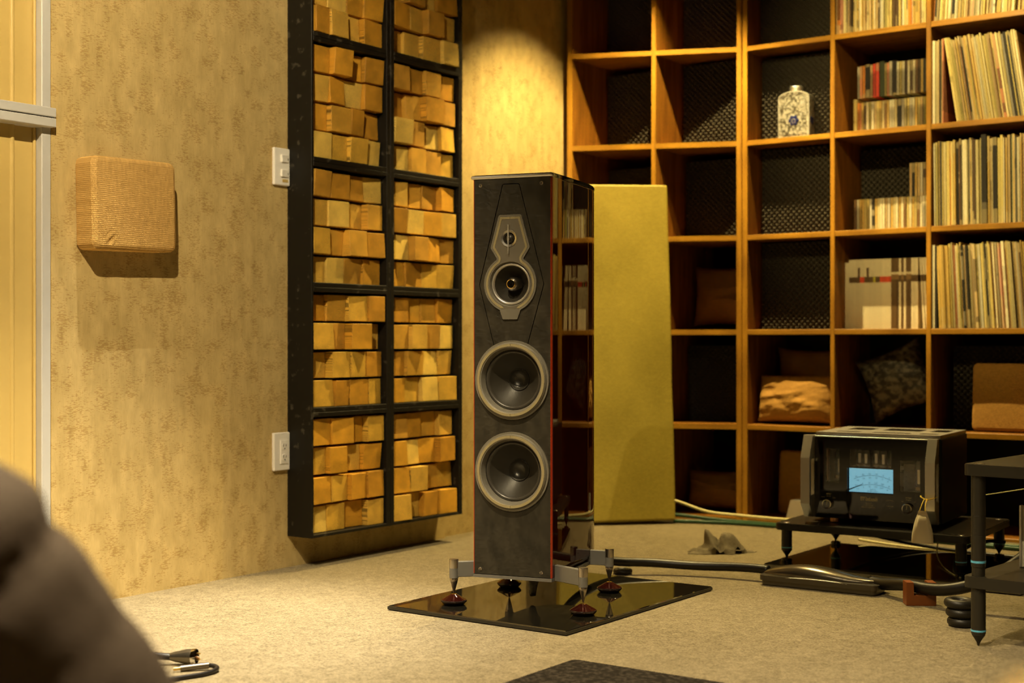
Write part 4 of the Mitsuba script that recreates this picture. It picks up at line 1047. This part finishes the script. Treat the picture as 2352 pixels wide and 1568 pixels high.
def amp_text(t, x, z, h, bold=False, centre=True):
    g = meshkit.text_mesh(t, h, 0.0004, bold)
    g.apply_translation([x - (g.bounds[:, 0].mean() if centre else 0), z, 0.0001])
    return fa(g)
# the maker's name in its square blackletter-like capitals, then the small print
logo = []
def stroke(x0, z0, x1, z1): logo.append(box(x0, x1, z0, z1, 0.0001, 0.0007))
lx, lz, lh = 0.1455, 0.0760, 0.0120
stroke(lx, lz, lx + 0.0020, lz + lh); stroke(lx + 0.0042, lz, lx + 0.0062, lz + lh); stroke(lx + 0.0084, lz, lx + 0.0104, lz + lh); stroke(lx, lz + lh - 0.0020, lx + 0.0104, lz + lh)
stroke(lx + 0.0112, lz + lh - 0.0012, lx + 0.0142, lz + lh); stroke(lx + 0.0112, lz + lh - 0.0052, lx + 0.0122, lz + lh); stroke(lx + 0.0112, lz + lh - 0.0056, lx + 0.0142, lz + lh - 0.0044)
xx = lx + 0.0160
stroke(xx, lz, xx + 0.0020, lz + lh); xx += 0.0034
xh = 0.0080
for ch in 'ntosh':
    w = 0.0058
    if ch == 'n': stroke(xx, lz, xx + 0.0018, lz + xh); stroke(xx + w - 0.0018, lz, xx + w, lz + xh); stroke(xx, lz + xh - 0.0016, xx + w, lz + xh)
    if ch == 't': stroke(xx + 0.0008, lz, xx + 0.0026, lz + lh); stroke(xx, lz + xh - 0.0016, xx + 0.0042, lz + xh); stroke(xx + 0.0008, lz, xx + 0.0042, lz + 0.0016); w = 0.0042
    if ch == 'o': stroke(xx, lz, xx + 0.0018, lz + xh); stroke(xx + w - 0.0018, lz, xx + w, lz + xh); stroke(xx, lz + xh - 0.0016, xx + w, lz + xh); stroke(xx, lz, xx + w, lz + 0.0016)
    if ch == 's': stroke(xx, lz, xx + w, lz + 0.0015); stroke(xx, lz + xh - 0.0015, xx + w, lz + xh); stroke(xx, lz + 0.0033, xx + w, lz + 0.0047); stroke(xx, lz + 0.0033, xx + 0.0017, lz + xh); stroke(xx + w - 0.0017, lz, xx + w, lz + 0.0047)
    if ch == 'h': stroke(xx, lz, xx + 0.0018, lz + lh); stroke(xx + w - 0.0018, lz, xx + w, lz + xh); stroke(xx, lz + xh - 0.0016, xx + w, lz + xh)
    xx += w + 0.0014
part(k, 'maker_name', fa(cat(logo)), 'm_print', label='pale maker name McIntosh')
part(k, 'lettering', cat(amp_text('MC2301', 0.170, 0.0665, 0.0036), amp_text('DUAL MONO', 0.170, 0.0605, 0.0034), amp_text('POWER AMPLIFIER', 0.170, 0.0545, 0.0034),
                         amp_text('METER', 0.044, 0.0890, 0.0034, True), amp_text('WATTS', 0.044, 0.0825, 0.0028), amp_text('LIGHTS', 0.026, 0.0795, 0.0024), amp_text('HOLD', 0.062, 0.0780, 0.0024),
                         amp_text('POWER', 0.293, 0.0905, 0.0034, True), amp_text('REMOTE', 0.293, 0.0840, 0.0028), amp_text('OFF', 0.274, 0.0790, 0.0024), amp_text('ON', 0.312, 0.0790, 0.0024),
                         amp_text('POWER GUARD', 0.236, 0.0800, 0.0022), amp_text('L', 0.236, 0.0745, 0.0022), amp_text('TUBE STATUS', 0.236, 0.0620, 0.0022), amp_text('L', 0.236, 0.0560, 0.0022)), 'm_print')
# tubes behind the glass
def tube_valve(x, y, z, r_, h, n_plates=True):
    t = part(k, 'tube', A_(mv(lathe([(r_ * 0.92, 0.0), (r_, 0.006), (r_, h * 0.72), (r_ * 0.8, h * 0.88), (r_ * 0.35, h * 0.98), (0, h)], 28), x, y, z)), 'm_glass', True)
    put(t + '__plate', A_(mv(box(-r_ * 0.42, r_ * 0.42, -r_ * 0.3, r_ * 0.3, h * 0.16, h * 0.66, 0.001), x, y, z)), 'm_tube_plate')
    put(t + '__socket', A_(mv(lathe([(0, -0.004), (r_ * 1.1, -0.004), (r_ * 1.1, 0.004), (r_ * 0.9, 0.006), (0, 0.006)], 28), x, y, z)), 'm_ceramic', 30)
for i, x in enumerate((0.128, 0.152, 0.180, 0.206, 0.230)):
    tube_valve(x, 0.038 if i % 2 else 0.050, 0.1775, 0.0105, 0.062)
part(k, 'tube_shelf', A_(box(0.085, 0.262, 0.014, 0.19, 0.166, 0.173)), 'm_black_matt')
tube_valve(0.069, 0.036, 0.142, 0.0125, 0.088)
part(k, 'inner_post', A_(box(0.034, 0.038, 0.012, 0.030, 0.128, 0.232)), 'm_copper')
part(k, 'inner_shelf', A_(box(0.034, 0.080, 0.010, 0.19, 0.126, 0.131)), 'm_black_matt')
part(k, 'inner_plate', A_(box(0.264, 0.330, 0.055, 0.058, 0.108, 0.190)), 'm_rag')
tube_valve(0.317, 0.030, 0.118, 0.0105, 0.090)
# handles: bent bars standing proud of the front
def handle(x):
    prof = Polygon([(0.0, 0.0175), (0.012, 0.0175), (0.050, 0.062), (0.050, 0.205), (0.018, 0.274), (0.0, 0.274)])
    slot = Polygon([(0.006, 0.088), (0.034, 0.088), (0.034, 0.190), (0.026, 0.200), (0.006, 0.200)])
    m = extrude(prof.difference(slot), 0.029)                       # (forward, z) x width
    m.apply_transform(np.array([[0, 0, 1, x], [-1, 0, 0, 0], [0, 1, 0, 0], [0, 0, 0, 1.0]])); m.fix_normals()
    return A_(m)
part(k, 'handle', handle(-0.030), 'm_aluminium')
part(k, 'handle', handle(AW + 0.001), 'm_aluminium')
for x, y in ((0.055, 0.03), (0.33, 0.02), (0.055, 0.30), (0.33, 0.30)):
    part(k, 'foot', A_(mv(lathe([(0, 0.001), (0.0135, 0.001), (0.0150, 0.003), (0.0150, 0.0140), (0.0135, 0.0162), (0, 0.0162)], 32), x, y, 0)), 'm_copper', 30)

# drawstring pouch hung on the right handle
k = thing('drawstring_pouch', 'small cream drawstring pouch hanging from the right handle of the amplifier', 'pouch')
nz_, na = 26, 36
zz, aa = np.meshgrid(np.linspace(0, 1, nz_), np.arange(na + 1) * 2 * PI / na, indexing='ij')
wv = (0.0265 - 0.0175 * zz ** 1.15) * (1 + 0.16 * np.sin(zz * PI))
pl = 1 + 0.10 * np.sin(aa * 7 + zz * 3) * np.clip((zz - 0.3) * 1.6, 0, 1)
dv = 0.0095 * np.sin(np.clip(zz * 1.05 + 0.10, 0, 1) * PI) ** 0.5 + 0.0015
se = lambda t: np.sign(t) * np.abs(t) ** 0.72
pm = grid_mesh(np.stack([wv * se(np.cos(aa)) * pl, dv * np.sin(aa) * pl, zz * 0.079], -1))
PO = AM4 @ frame(AW + 0.010, -0.112, -0.026, 0) @ np.diag([1.2, 1.2, 1.2, 1.0])
part(k, 'bag', moved(pm, PO), 'm_pouch', 50)
cord = [tube(spline([(-0.007, 0.0, 0.078), (-0.005, 0.012, 0.092), (-0.004, 0.032, 0.104)], 14), 0.0010, 8), tube(spline([(0.007, 0.0, 0.078), (0.004, 0.012, 0.092), (0.004, 0.032, 0.104)], 14), 0.0010, 8),
        tube(spline([(-0.017, 0.052, 0.110), (-0.014, 0.041, 0.108), (-0.006, 0.036, 0.105), (0.004, 0.034, 0.103), (0.012, 0.038, 0.105), (0.019, 0.043, 0.108), (0.022, 0.052, 0.109)], 24), 0.0013, 8), mv(trimesh.creation.icosphere(2, 0.0028), 0.002, 0.034, 0.103)]
part(k, 'cord', moved(cat(cord), PO), 'm_yellow_cord', True, label='yellow cord')

# loose cables along the bookcase and under the amplifier
def cable(name, pts, r_, bsdf, label, n=70):
    kk = fresh(name)
    put(kk, tube(spline(pts, n), r_, 9), bsdf, True)
    labels[kk] = {'label': label, 'category': 'cable'}
cable('cable', [(0.440, 4.855, 0.085), (0.49, 4.875, 0.070), (0.56, 4.90, 0.046), (0.66, 4.94, 0.034), (0.80, 4.955, 0.030), (0.95, 4.95, 0.030), (1.15, 4.93, 0.024), (1.6, 4.90, 0.012), (2.1, 4.90, 0.012)], 0.0055, 'm_cream_cable', 'cream cable drooping along the foot of the bookcase')
cable('cable', [(0.445, 4.838, 0.030), (0.51, 4.872, 0.024), (0.62, 4.91, 0.014), (0.80, 4.935, 0.0100), (1.0, 4.925, 0.0085), (1.4, 4.90, 0.0085), (2.1, 4.87, 0.0085)], 0.0075, 'm_green_cable', 'upper dark green glossy cable at the foot of the bookcase')
cable('cable', [(0.470, 4.812, 0.0085), (0.54, 4.842, 0.0085), (0.66, 4.885, 0.0085), (0.85, 4.905, 0.0085), (1.1, 4.895, 0.0085), (1.5, 4.865, 0.0085), (2.1, 4.84, 0.0085)], 0.0072, 'm_green_cable', 'lower dark green glossy cable lying nearest the carpet')
cable('cable', [(1.34, 4.40, 0.095), (1.42, 4.50, 0.060), (1.55, 4.58, 0.030), (1.75, 4.60, 0.018), (2.0, 4.58, 0.016)], 0.0060, 'm_cable', 'black cable sagging behind the amplifier stand')
cable('cable', [(1.31, 4.60, 0.030), (1.45, 4.63, 0.016), (1.62, 4.65, 0.010), (1.85, 4.66, 0.008), (2.1, 4.64, 0.008)], 0.0045, 'm_cream_cable', 'pale cable behind the amplifier stand')
cable('cable', [(1.63, 4.48, 0.085), (1.64, 4.43, 0.055), (1.69, 4.30, 0.030), (1.76, 4.17, 0.0225), (1.83, 4.07, 0.0225)], 0.0018, 'm_cream_cable', 'thin cream wire curving across the polished black slab')
cable('cable', [(1.85, 4.44, 0.085), (1.80, 4.38, 0.088), (1.765, 4.30, 0.070), (1.77, 4.20, 0.038), (1.81, 4.10, 0.0265)], 0.0055, 'm_cable', 'black cable looping down onto the polished black slab')
cable('cable', [(1.79, 4.30, 0.235), (1.90, 4.20, 0.262), (2.05, 4.10, 0.300)], 0.0013, 'm_cream_cable', 'thin pale wire from the amplifier side to the rack', 20)

# ------------------------------------------------------------------ rack at the right edge
RK = frame(2.090, 3.268, 0, -6.0)
R_ = lambda m: moved(m, RK)
k = thing('equipment_rack', 'dark grey two shelf equipment rack on spiked posts with blue rings', 'equipment rack')
sh = sbox(0, 0, 0.62, 0.48).buffer(-0.018, 4).buffer(0.018, 8)
for z in (0.137, 0.398):
    part(k, 'shelf', R_(cat(extrude(sh, 0.0250, z), extrude(sh.buffer(-0.0015), 0.0015, z + 0.0250))), 'm_rack')
for x, y in ((0.030, 0.022), (0.590, 0.022), (0.030, 0.455), (0.590, 0.455)):
    p = part(k, 'post', R_(mv(lathe([(0, 0.137), (0.0165, 0.137), (0.0165, 0.0300), (0.0155, 0.0285), (0.0155, 0.0265), (0.0050, 0.0100), (0.0015, 0.0008), (0, 0.0004)], 36), x, y, 0)), 'm_rack', 30)
    put(p + '__ring', R_(mv(lathe([(0.0166, 0.0345), (0.0170, 0.0345), (0.0170, 0.0385), (0.0166, 0.0385)], 36), x, y, 0)), 'm_blue_ring', 30)
    p = part(k, 'post', R_(mv(lathe([(0, 0.398), (0.0165, 0.398), (0.0165, 0.3052), (0.0158, 0.3045), (0.0165, 0.3038), (0.0165, 0.2602), (0.0158, 0.2595), (0.0165, 0.2588), (0.0165, 0.1850), (0.0150, 0.1840), (0.0150, 0.1640), (0, 0.1640)], 36), x, y, 0)), 'm_rack', 30)
    put(p + '__ring', R_(mv(lathe([(0.0166, 0.1945), (0.0171, 0.1945), (0.0171, 0.1995), (0.0166, 0.1995)], 36), x, y, 0)), 'm_blue_ring', 30)
    for z in (0.1637, 0.4245):
        put(fresh(p + '__screw'), R_(mv(lathe([(0.0125, z), (0.0110, z + 0.0012), (0, z + 0.0014)], 24), x + 0.002, y + 0.004, 0)), 'm_nickel', 30)
k = thing('cream_box', 'cream fronted equipment box on the lower shelf of the rack', 'equipment')
part(k, 'body', R_(box(0.062, 0.50, 0.215, 0.44, 0.1650, 0.312, 0.002)), 'm_trim_grey')
part(k, 'front', R_(box(0.058, 0.504, 0.206, 0.2145, 0.1650, 0.3135, 0.0015)), 'm_cream_plate', label='cream front panel')
part(k, 'side_strip', R_(box(0.0555, 0.0615, 0.200, 0.2145, 0.1650, 0.3140, 0.001)), 'm_aluminium')
k = thing('chrome_device', 'polished silver device with a curved crystal rim on top of the rack', 'equipment')
bx = lambda *a: R_(box(*a))
part(k, 'housing', bx(0.070, 0.36, 0.235, 0.42, 0.4262, 0.478, 0.003), 'm_chrome')
part(k, 'lower_face', bx(0.0685, 0.361, 0.231, 0.2345, 0.429, 0.458, 0.001), 'm_aluminium')
t = np.linspace(0, 1, 40)
rimp = np.c_[0.066 + 0.005 * np.sin(t * 3) + 0.075 * t ** 2.4, np.full(40, 0.300), 0.432 + 0.135 * t ** 0.85]
part(k, 'curved_rim', R_(tube(rimp, 0.0050, 10)), 'm_white_plastic', True)
cry = []
rr = np.random.default_rng(4)
for i in range(26):
    t_ = i / 25
    q = trimesh.creation.icosphere(1, 0.0085).apply_scale([0.9, 0.9, 0.9])
    cry.append(mv(q, 0.080 + 0.075 * t_ ** 2.4 + rr.uniform(0, 0.012), 0.305 + rr.uniform(-0.01, 0.01), 0.482 + 0.085 * t_ ** 0.85))
part(k, 'crystal_band', R_(cat(cry)), 'm_chrome')
part(k, 'dome', R_(mv(trimesh.creation.icosphere(3, 0.10), 0.205, 0.33, 0.478).slice_plane([0, 0, 0.479], [0, 0, 1])), 'm_silver', True)

k = thing('cable_block', 'red brown wooden block with a notch holding the black braided cable', 'cable support')
cb = Polygon([(0, 0), (0.0790, 0), (0.0790, 0.0620), (0.0580, 0.0620), (0.0570, 0.0270), (0.0200, 0.0265), (0.0190, 0.0620), (0, 0.0620)])
cbm = extrude(cb, 0.042)
cbm.apply_transform(np.array([[1, 0, 0, 0], [0, 0, 1, 0], [0, 1, 0, 0], [0, 0, 0, 1.0]])); cbm.fix_normals()
put(k, moved(cbm, frame(1.812, 3.672, 0.0005, 33)), 'm_cable_wood')

for i, (x, y) in enumerate(((2.019, 3.492), (2.017, 3.490), (2.014, 3.489))):
    kk = thing('rubber_ring', ['lowest', 'middle', 'topmost'][i] + ' of the three black rubber rings stacked beside the rack leg', 'rubber ring', 'stack of rubber rings')
    put(kk, rot(mv(torus(0.0250 + 0.001 * i, 0.0118), x, y, 0.0119 + 0.0228 * i), i * 1.2, [0, 1, 0], (x, y, 0.0119 + 0.0228 * i)), 'm_rubber', True)

k = thing('black_platform', 'low black box shaped platform on the floor behind the rack', 'platform')
part(k, 'body', box(2.12, 2.60, 4.10, 4.52, 0.001, 0.088, 0.002), 'm_black_satin')
part(k, 'edge_strip', box(2.119, 2.601, 4.099, 4.521, 0.0885, 0.0945, 0.001), 'm_rack')

# ------------------------------------------------------------------ rag, rug, plug
k = thing('rag', 'crumpled grey brown cloth lying on the carpet left of the amplifier', 'cloth')
gx, ga = np.meshgrid(np.linspace(0, 1, 70), np.arange(121) * 2 * PI / 120, indexing='ij')      # a crumpled sheet: rings from the hem up to the crown
dirx, diry = np.cos(ga), np.sin(ga)
hem = 1 + 0.16 * np.sin(2 * ga + 0.6) + 0.10 * np.sin(5 * ga + 1.0) + 0.06 * np.sin(9 * ga)
rad = (1 - gx) * hem
px_, py_ = rad * dirx * 0.100, rad * diry * 0.058
prof = lambda cx, cy, sx, sy, h: h * np.exp(-((px_ - cx) / sx) ** 2 - ((py_ - cy) / sy) ** 2)
pz_ = 0.010 + prof(-0.030, 0.000, 0.017, 0.030, 0.062) + 0.046 * np.exp(-(((px_ - 0.030) / 0.042) ** 2 + ((py_) / 0.036) ** 2) ** 2) + prof(0.000, -0.01, 0.05, 0.04, 0.012) - prof(-0.004, 0.0, 0.008, 0.05, 0.020)
P3 = np.stack([px_, py_, 0 * px_], -1)
fold = 1 - np.abs(2 * meshkit.fbm(P3 * [28, 16, 1] + [3, 7, px_.mean()], 2, 8) - 1)
pz_ = pz_ + 0.016 * (fold - 0.75) * np.clip(1.2 - rad, 0, 1) + 0.004 * np.sin(px_ * 160 + py_ * 90 + 3 * fold)
pz_ = np.where(rad > 0.86, pz_ * np.clip((hem - rad) / np.maximum(hem - 0.86, 0.02), 0.05, 1), pz_)
px_ = px_ - 0.010 * np.clip(pz_ - 0.03, 0, 1) / 0.03 * (px_ < -0.01)
py_ = py_ + 0.006 * np.sin(px_ * 70) * np.clip(pz_ / 0.03, 0, 1)
put(k, moved(grid_mesh(np.stack([px_, py_, np.maximum(pz_, 0.0012)], -1)), frame(0.965, 4.235, 0.0006, 33)), 'm_rag', True)

k = thing('black_rug', 'dark mottled black mat lying on the carpet at the bottom of the picture', 'rug')
rg_ = sbox(1.440, 1.30, 2.35, 2.606).buffer(-0.012).buffer(0.012, 6)
put(k, extrude(rg_, 0.0045, 0.0004), 'm_rug')

k = thing('cable_plug', 'dark metal cable plug with gold pins lying on the carpet at lower left', 'cable plug')
pl0, pl1 = np.array([0.735, 2.060, 0.0180]), np.array([0.800, 2.098, 0.0195])
ax = (pl1 - pl0) / np.linalg.norm(pl1 - pl0)
PLM = trimesh.geometry.align_vectors([0, 0, 1], ax); PLM[:3, 3] = pl0
part(k, 'shell', moved(lathe([(0, 0), (0.0075, 0.0), (0.0105, 0.010), (0.0165, 0.040), (0.0172, 0.058), (0.0155, 0.062), (0.0150, 0.048), (0, 0.046)], 36), PLM), 'm_pod', 30)
part(k, 'collar', moved(lathe([(0.0172, 0.0520), (0.0176, 0.0530), (0.0176, 0.0600), (0.0160, 0.0625)], 36), PLM), 'm_chrome', 30)
for x, y, b in ((0.006, 0.002, 'm_brass'), (-0.006, 0.003, 'm_brass'), (0.0, -0.006, 'm_copper')):
    part(k, 'pin', moved(mv(lathe([(0, 0.046), (0.0026, 0.046), (0.0026, 0.066), (0.0012, 0.070), (0, 0.0705)], 16), x, y, 0), PLM), b, 30)
part(k, 'lead', tube(spline([(0.745, 2.066, 0.018), (0.700, 2.040, 0.021), (0.650, 2.030, 0.023), (0.56, 2.02, 0.012), (0.40, 1.95, 0.009), (0.20, 1.90, 0.009)], 50), 0.0075, 10), 'm_cable', True)
part(k, 'side_tube', cyl((0.842, 2.078, 0.0100), (0.806, 2.030, 0.0075), 0.0068, 20), 'm_pod', 30)
part(k, 'side_tip', cyl((0.806, 2.030, 0.0075), (0.797, 2.018, 0.0070), 0.0040, 16), 'm_brass', 30)
part(k, 'side_lead', tube(spline([(0.842, 2.078, 0.010), (0.868, 2.078, 0.008), (0.880, 2.050, 0.0062), (0.872, 2.000, 0.0058), (0.850, 1.930, 0.0058), (0.80, 1.80, 0.0058)], 50), 0.0050, 10), 'm_cable', True)

# ------------------------------------------------------------------ person sitting on the floor beside the camera
RGT = np.array([math.cos(PHI), math.sin(PHI), 0.0])
def at(r_, f_, z): return np.array([CAM[0], CAM[1], 0.0]) + r_ * RGT + f_ * FWD + np.array([0, 0, z])
def bone(a, ra, b, rb, n=2):
    s = trimesh.creation.icosphere(n, 1.0).vertices
    h = trimesh.Trimesh(np.vstack([s * ra + a, s * rb + b])).convex_hull
    return m3.Manifold(m3.Mesh(np.asarray(h.vertices, np.float32), np.asarray(h.faces, np.uint32)))
def skin(bones, edge, it=12):
    m = bones[0]
    for b in bones[1:]: m = m + b
    m = m.refine_to_length(edge).to_mesh()
    t = trimesh.Trimesh(m.vert_properties[:, :3], m.tri_verts)
    trimesh.smoothing.filter_taubin(t, iterations=it)
    return t
pk = thing('person', 'person in a dark jacket close to the camera, seen as a blurred shoulder and arm', 'person')
HIPL, HIPR = at(-0.76, 1.08, 0.125), at(-0.56, 1.06, 0.125)
WAIST, CHEST = at(-0.655, 1.08, 0.29), at(-0.645, 1.10, 0.44)
SHL, SHR = at(-0.835, 1.18, 0.535), at(-0.452, 1.13, 0.538)
ELR, ELL = at(-0.272, 1.21, 0.272), at(-0.955, 1.33, 0.285)
WRR, WRL = at(-0.425, 1.42, 0.215), at(-0.800, 1.50, 0.215)
NECK, HEAD = at(-0.640, 1.12, 0.600), at(-0.635, 1.165, 0.745)
KNR, KNL = at(-0.36, 1.50, 0.150), at(-0.97, 1.50, 0.150)
ANR, ANL = at(-0.68, 1.66, 0.060), at(-0.60, 1.60, 0.115)
up = np.array([0, 0, 1.0])
def hand(w, d, side, palm):
    d = d / np.linalg.norm(d)
    s_ = np.cross(d, palm); s_ /= np.linalg.norm(s_)
    B = [bone(w, 0.023, w + d * 0.03, 0.024)]
    for i, (o, L) in enumerate(((-0.028, 0.068), (-0.010, 0.078), (0.010, 0.073), (0.027, 0.058))):
        k0 = w + d * 0.085 + s_ * o
        B.append(bone(w + d * 0.02 + s_ * o * 0.5, 0.016, k0, 0.0115))
        k1 = k0 + (d * 0.85 - palm * -0.30) * L * 0.5
        k2 = k1 + (d * 0.45 + palm * 0.75) * L * 0.45
        B += [bone(k0, 0.0100, k1, 0.0088), bone(k1, 0.0088, k2, 0.0075)]
    t0 = w + d * 0.03 - s_ * 0.022 * side
    t1 = t0 + d * 0.032 - s_ * 0.030 * side
    B += [bone(t0, 0.0145, t1, 0.0105), bone(t1, 0.0105, t1 + d * 0.030 - s_ * 0.006 * side + palm * 0.01, 0.0085)]
    return B
hd = HEAD
fz = FWD
body = [bone(CHEST, 0.10, NECK, 0.052), bone(NECK, 0.054, hd - up * 0.06 + fz * 0.0, 0.056), bone(hd + up * 0.025 - fz * 0.018, 0.088, hd + up * 0.02 + fz * 0.02, 0.078), bone(hd + fz * 0.03 + up * 0.02, 0.066, hd + fz * 0.045 - up * 0.075, 0.040),
        bone(hd + fz * 0.095 + up * 0.01, 0.010, hd + fz * 0.110 - up * 0.018, 0.013), bone(hd + fz * 0.088 - up * 0.048 + RGT * 0.016, 0.009, hd + fz * 0.088 - up * 0.048 - RGT * 0.016, 0.009),
        bone(hd + fz * 0.078 + up * 0.032 + RGT * 0.032, 0.014, hd + fz * 0.078 + up * 0.032 - RGT * 0.032, 0.014),
        bone(hd + RGT * 0.080 + up * 0.012, 0.014, hd + RGT * 0.080 - up * 0.022, 0.010), bone(hd - RGT * 0.080 + up * 0.012, 0.014, hd - RGT * 0.080 - up * 0.022, 0.010),
        bone(CHEST, 0.11, WAIST, 0.10), bone(CHEST + RGT * 0.06, 0.09, SHR, 0.050), bone(CHEST - RGT * 0.06, 0.09, SHL, 0.050), bone(SHR, 0.050, ELR, 0.040), bone(SHL, 0.050, ELL, 0.040),
        bone(ELR, 0.040, WRR, 0.026), bone(ELL, 0.040, WRL, 0.026), bone(WAIST, 0.10, HIPR, 0.09), bone(WAIST, 0.10, HIPL, 0.09)]
body += hand(WRR, at(-0.50, 1.50, 0.195) - WRR, 1, -up) + hand(WRL, at(-0.76, 1.58, 0.195) - WRL, -1, -up)
part(pk, 'body', skin(body, 0.008, 10), 'm_skin', True)
for s in (-1, 1):
    part(pk, 'eye', trimesh.creation.icosphere(2, 0.012).apply_translation(hd + fz * 0.083 + up * 0.012 + RGT * 0.031 * s), 'm_white_plastic', True)
hairb = [bone(hd + up * 0.045 - fz * 0.024, 0.091, hd + up * 0.055 + fz * 0.010, 0.080), bone(hd - fz * 0.045 + up * 0.02, 0.078, hd - fz * 0.045 - up * 0.05, 0.060)]
part(pk, 'hair', skin(hairb, 0.010, 6), 'm_hair', True)
jb = [bone(HIPL, 0.150, HIPR, 0.150), bone(WAIST - RGT * 0.06, 0.125, WAIST + RGT * 0.06, 0.125), bone(WAIST - RGT * 0.06, 0.125, CHEST - RGT * 0.075, 0.125), bone(WAIST + RGT * 0.06, 0.125, CHEST + RGT * 0.075, 0.125),
      bone(CHEST - RGT * 0.075, 0.125, CHEST + RGT * 0.075, 0.125), bone(HIPR, 0.145, WAIST + RGT * 0.05, 0.125), bone(HIPL, 0.145, WAIST - RGT * 0.05, 0.125),
      bone(CHEST + RGT * 0.05 + up * 0.03, 0.100, SHR, 0.081), bone(CHEST - RGT * 0.05 + up * 0.03, 0.100, SHL, 0.080), bone(SHR, 0.081, ELR, 0.070), bone(SHL, 0.080, ELL, 0.066),
      bone(ELR, 0.068, WRR, 0.040), bone(ELL, 0.064, WRL, 0.040), bone(CHEST + up * 0.08, 0.095, NECK - up * 0.01, 0.068)]
jm = skin(jb, 0.011, 10)
v = jm.vertices.copy(); nv = jm.vertex_normals
axis = (ELR - SHR); aL = np.linalg.norm(axis); axis = axis / aL
tt = (v - SHR) @ axis
dist = np.linalg.norm((v - SHR) - tt[:, None] * axis, axis=1)
near = np.clip((0.13 - dist) / 0.03, 0, 1) * np.clip((tt + 0.06) / 0.04, 0, 1)
wav = 0.010 * (meshkit.noise(v * 12, 3) - 0.5)
dsp = -0.020 * np.exp(-((tt - 0.030 - wav) / 0.011) ** 2) + 0.009 * np.exp(-((tt + 0.004) / 0.016) ** 2) + 0.007 * np.exp(-((tt - 0.062) / 0.020) ** 2) - 0.007 * np.exp(-((tt - 0.120 - wav) / 0.012) ** 2) + 0.005 * np.exp(-((tt - 0.155) / 0.02) ** 2) - 0.006 * np.exp(-((tt - 0.200 + wav) / 0.012) ** 2)
v = v + nv * (near * 0.30 * dsp + (1 - near) * 0.010 * (meshkit.fbm(v * 9, 3, 6) - 0.5) + 0.004 * (meshkit.fbm(v * 20, 2, 9) - 0.5))[:, None]
part(pk, 'jacket', trimesh.Trimesh(v, jm.faces), 'm_jacket', True)
tb = [bone(HIPR, 0.118, KNR, 0.080), bone(HIPL, 0.118, KNL, 0.080), bone(KNR, 0.078, ANR, 0.050), bone(KNL, 0.078, ANL, 0.050), bone(HIPL, 0.120, HIPR, 0.120)]
part(pk, 'trousers', skin(tb, 0.014, 8), 'm_trousers', True)
for nm, A, dd in (('right', ANR, -RGT), ('left', ANL, RGT)):
    sb = [bone(A - up * 0.005, 0.044, A + dd * 0.13 - up * 0.012, 0.034), bone(A + dd * 0.10 - up * 0.012, 0.038, A + dd * 0.17 - up * 0.018, 0.030)]
    part(pk, 'shoe', skin(sb, 0.010, 6), 'm_black_matt', True)

# ------------------------------------------------------------------ armchair whose arm just enters the picture, very close to the lens
ck = thing('armchair', 'tan leather armchair arm very close to the lens, a soft blur at lower right', 'armchair')
CH = np.eye(4)
CH[:3, 0] = RGT; CH[:3, 1] = FWD; CH[:2, 3] = CAM[:2]
C_ = lambda m: moved(m, CH)
part(ck, 'armrest', C_(rbox(0.098, 0.235, -0.30, 0.335, 0.555, 0.640, 0.034, 6)), 'm_tan_leather', True)
part(ck, 'side_panel', C_(rbox(0.112, 0.222, -0.28, 0.315, 0.045, 0.575, 0.020, 3)), 'm_tan_leather', 40)
part(ck, 'seat_cushion', C_(rbox(0.225, 0.80, -0.30, 0.30, 0.25, 0.43, 0.040, 4)), 'm_tan_leather', True)
part(ck, 'seat_base', C_(box(0.222, 0.80, -0.30, 0.29, 0.08, 0.25, 0.01)), 'm_tan_leather')
part(ck, 'side_panel', C_(rbox(0.80, 0.91, -0.28, 0.315, 0.045, 0.575, 0.020, 3)), 'm_tan_leather', 40)
part(ck, 'armrest', C_(rbox(0.786, 0.923, -0.30, 0.335, 0.555, 0.640, 0.034, 6)), 'm_tan_leather', True)
part(ck, 'backrest', C_(rot(rbox(0.10, 0.92, -0.48, -0.30, 0.20, 0.95, 0.05, 5), 10, [1, 0, 0], (0, -0.3, 0.4))), 'm_tan_leather', True)
for x in (0.14, 0.88):
    for y in (-0.26, 0.29):
        part(ck, 'leg', C_(cyl((x, y, 0.0008), (x, y, 0.06), 0.014, 20, 0.02)), 'm_cable_wood', 40)
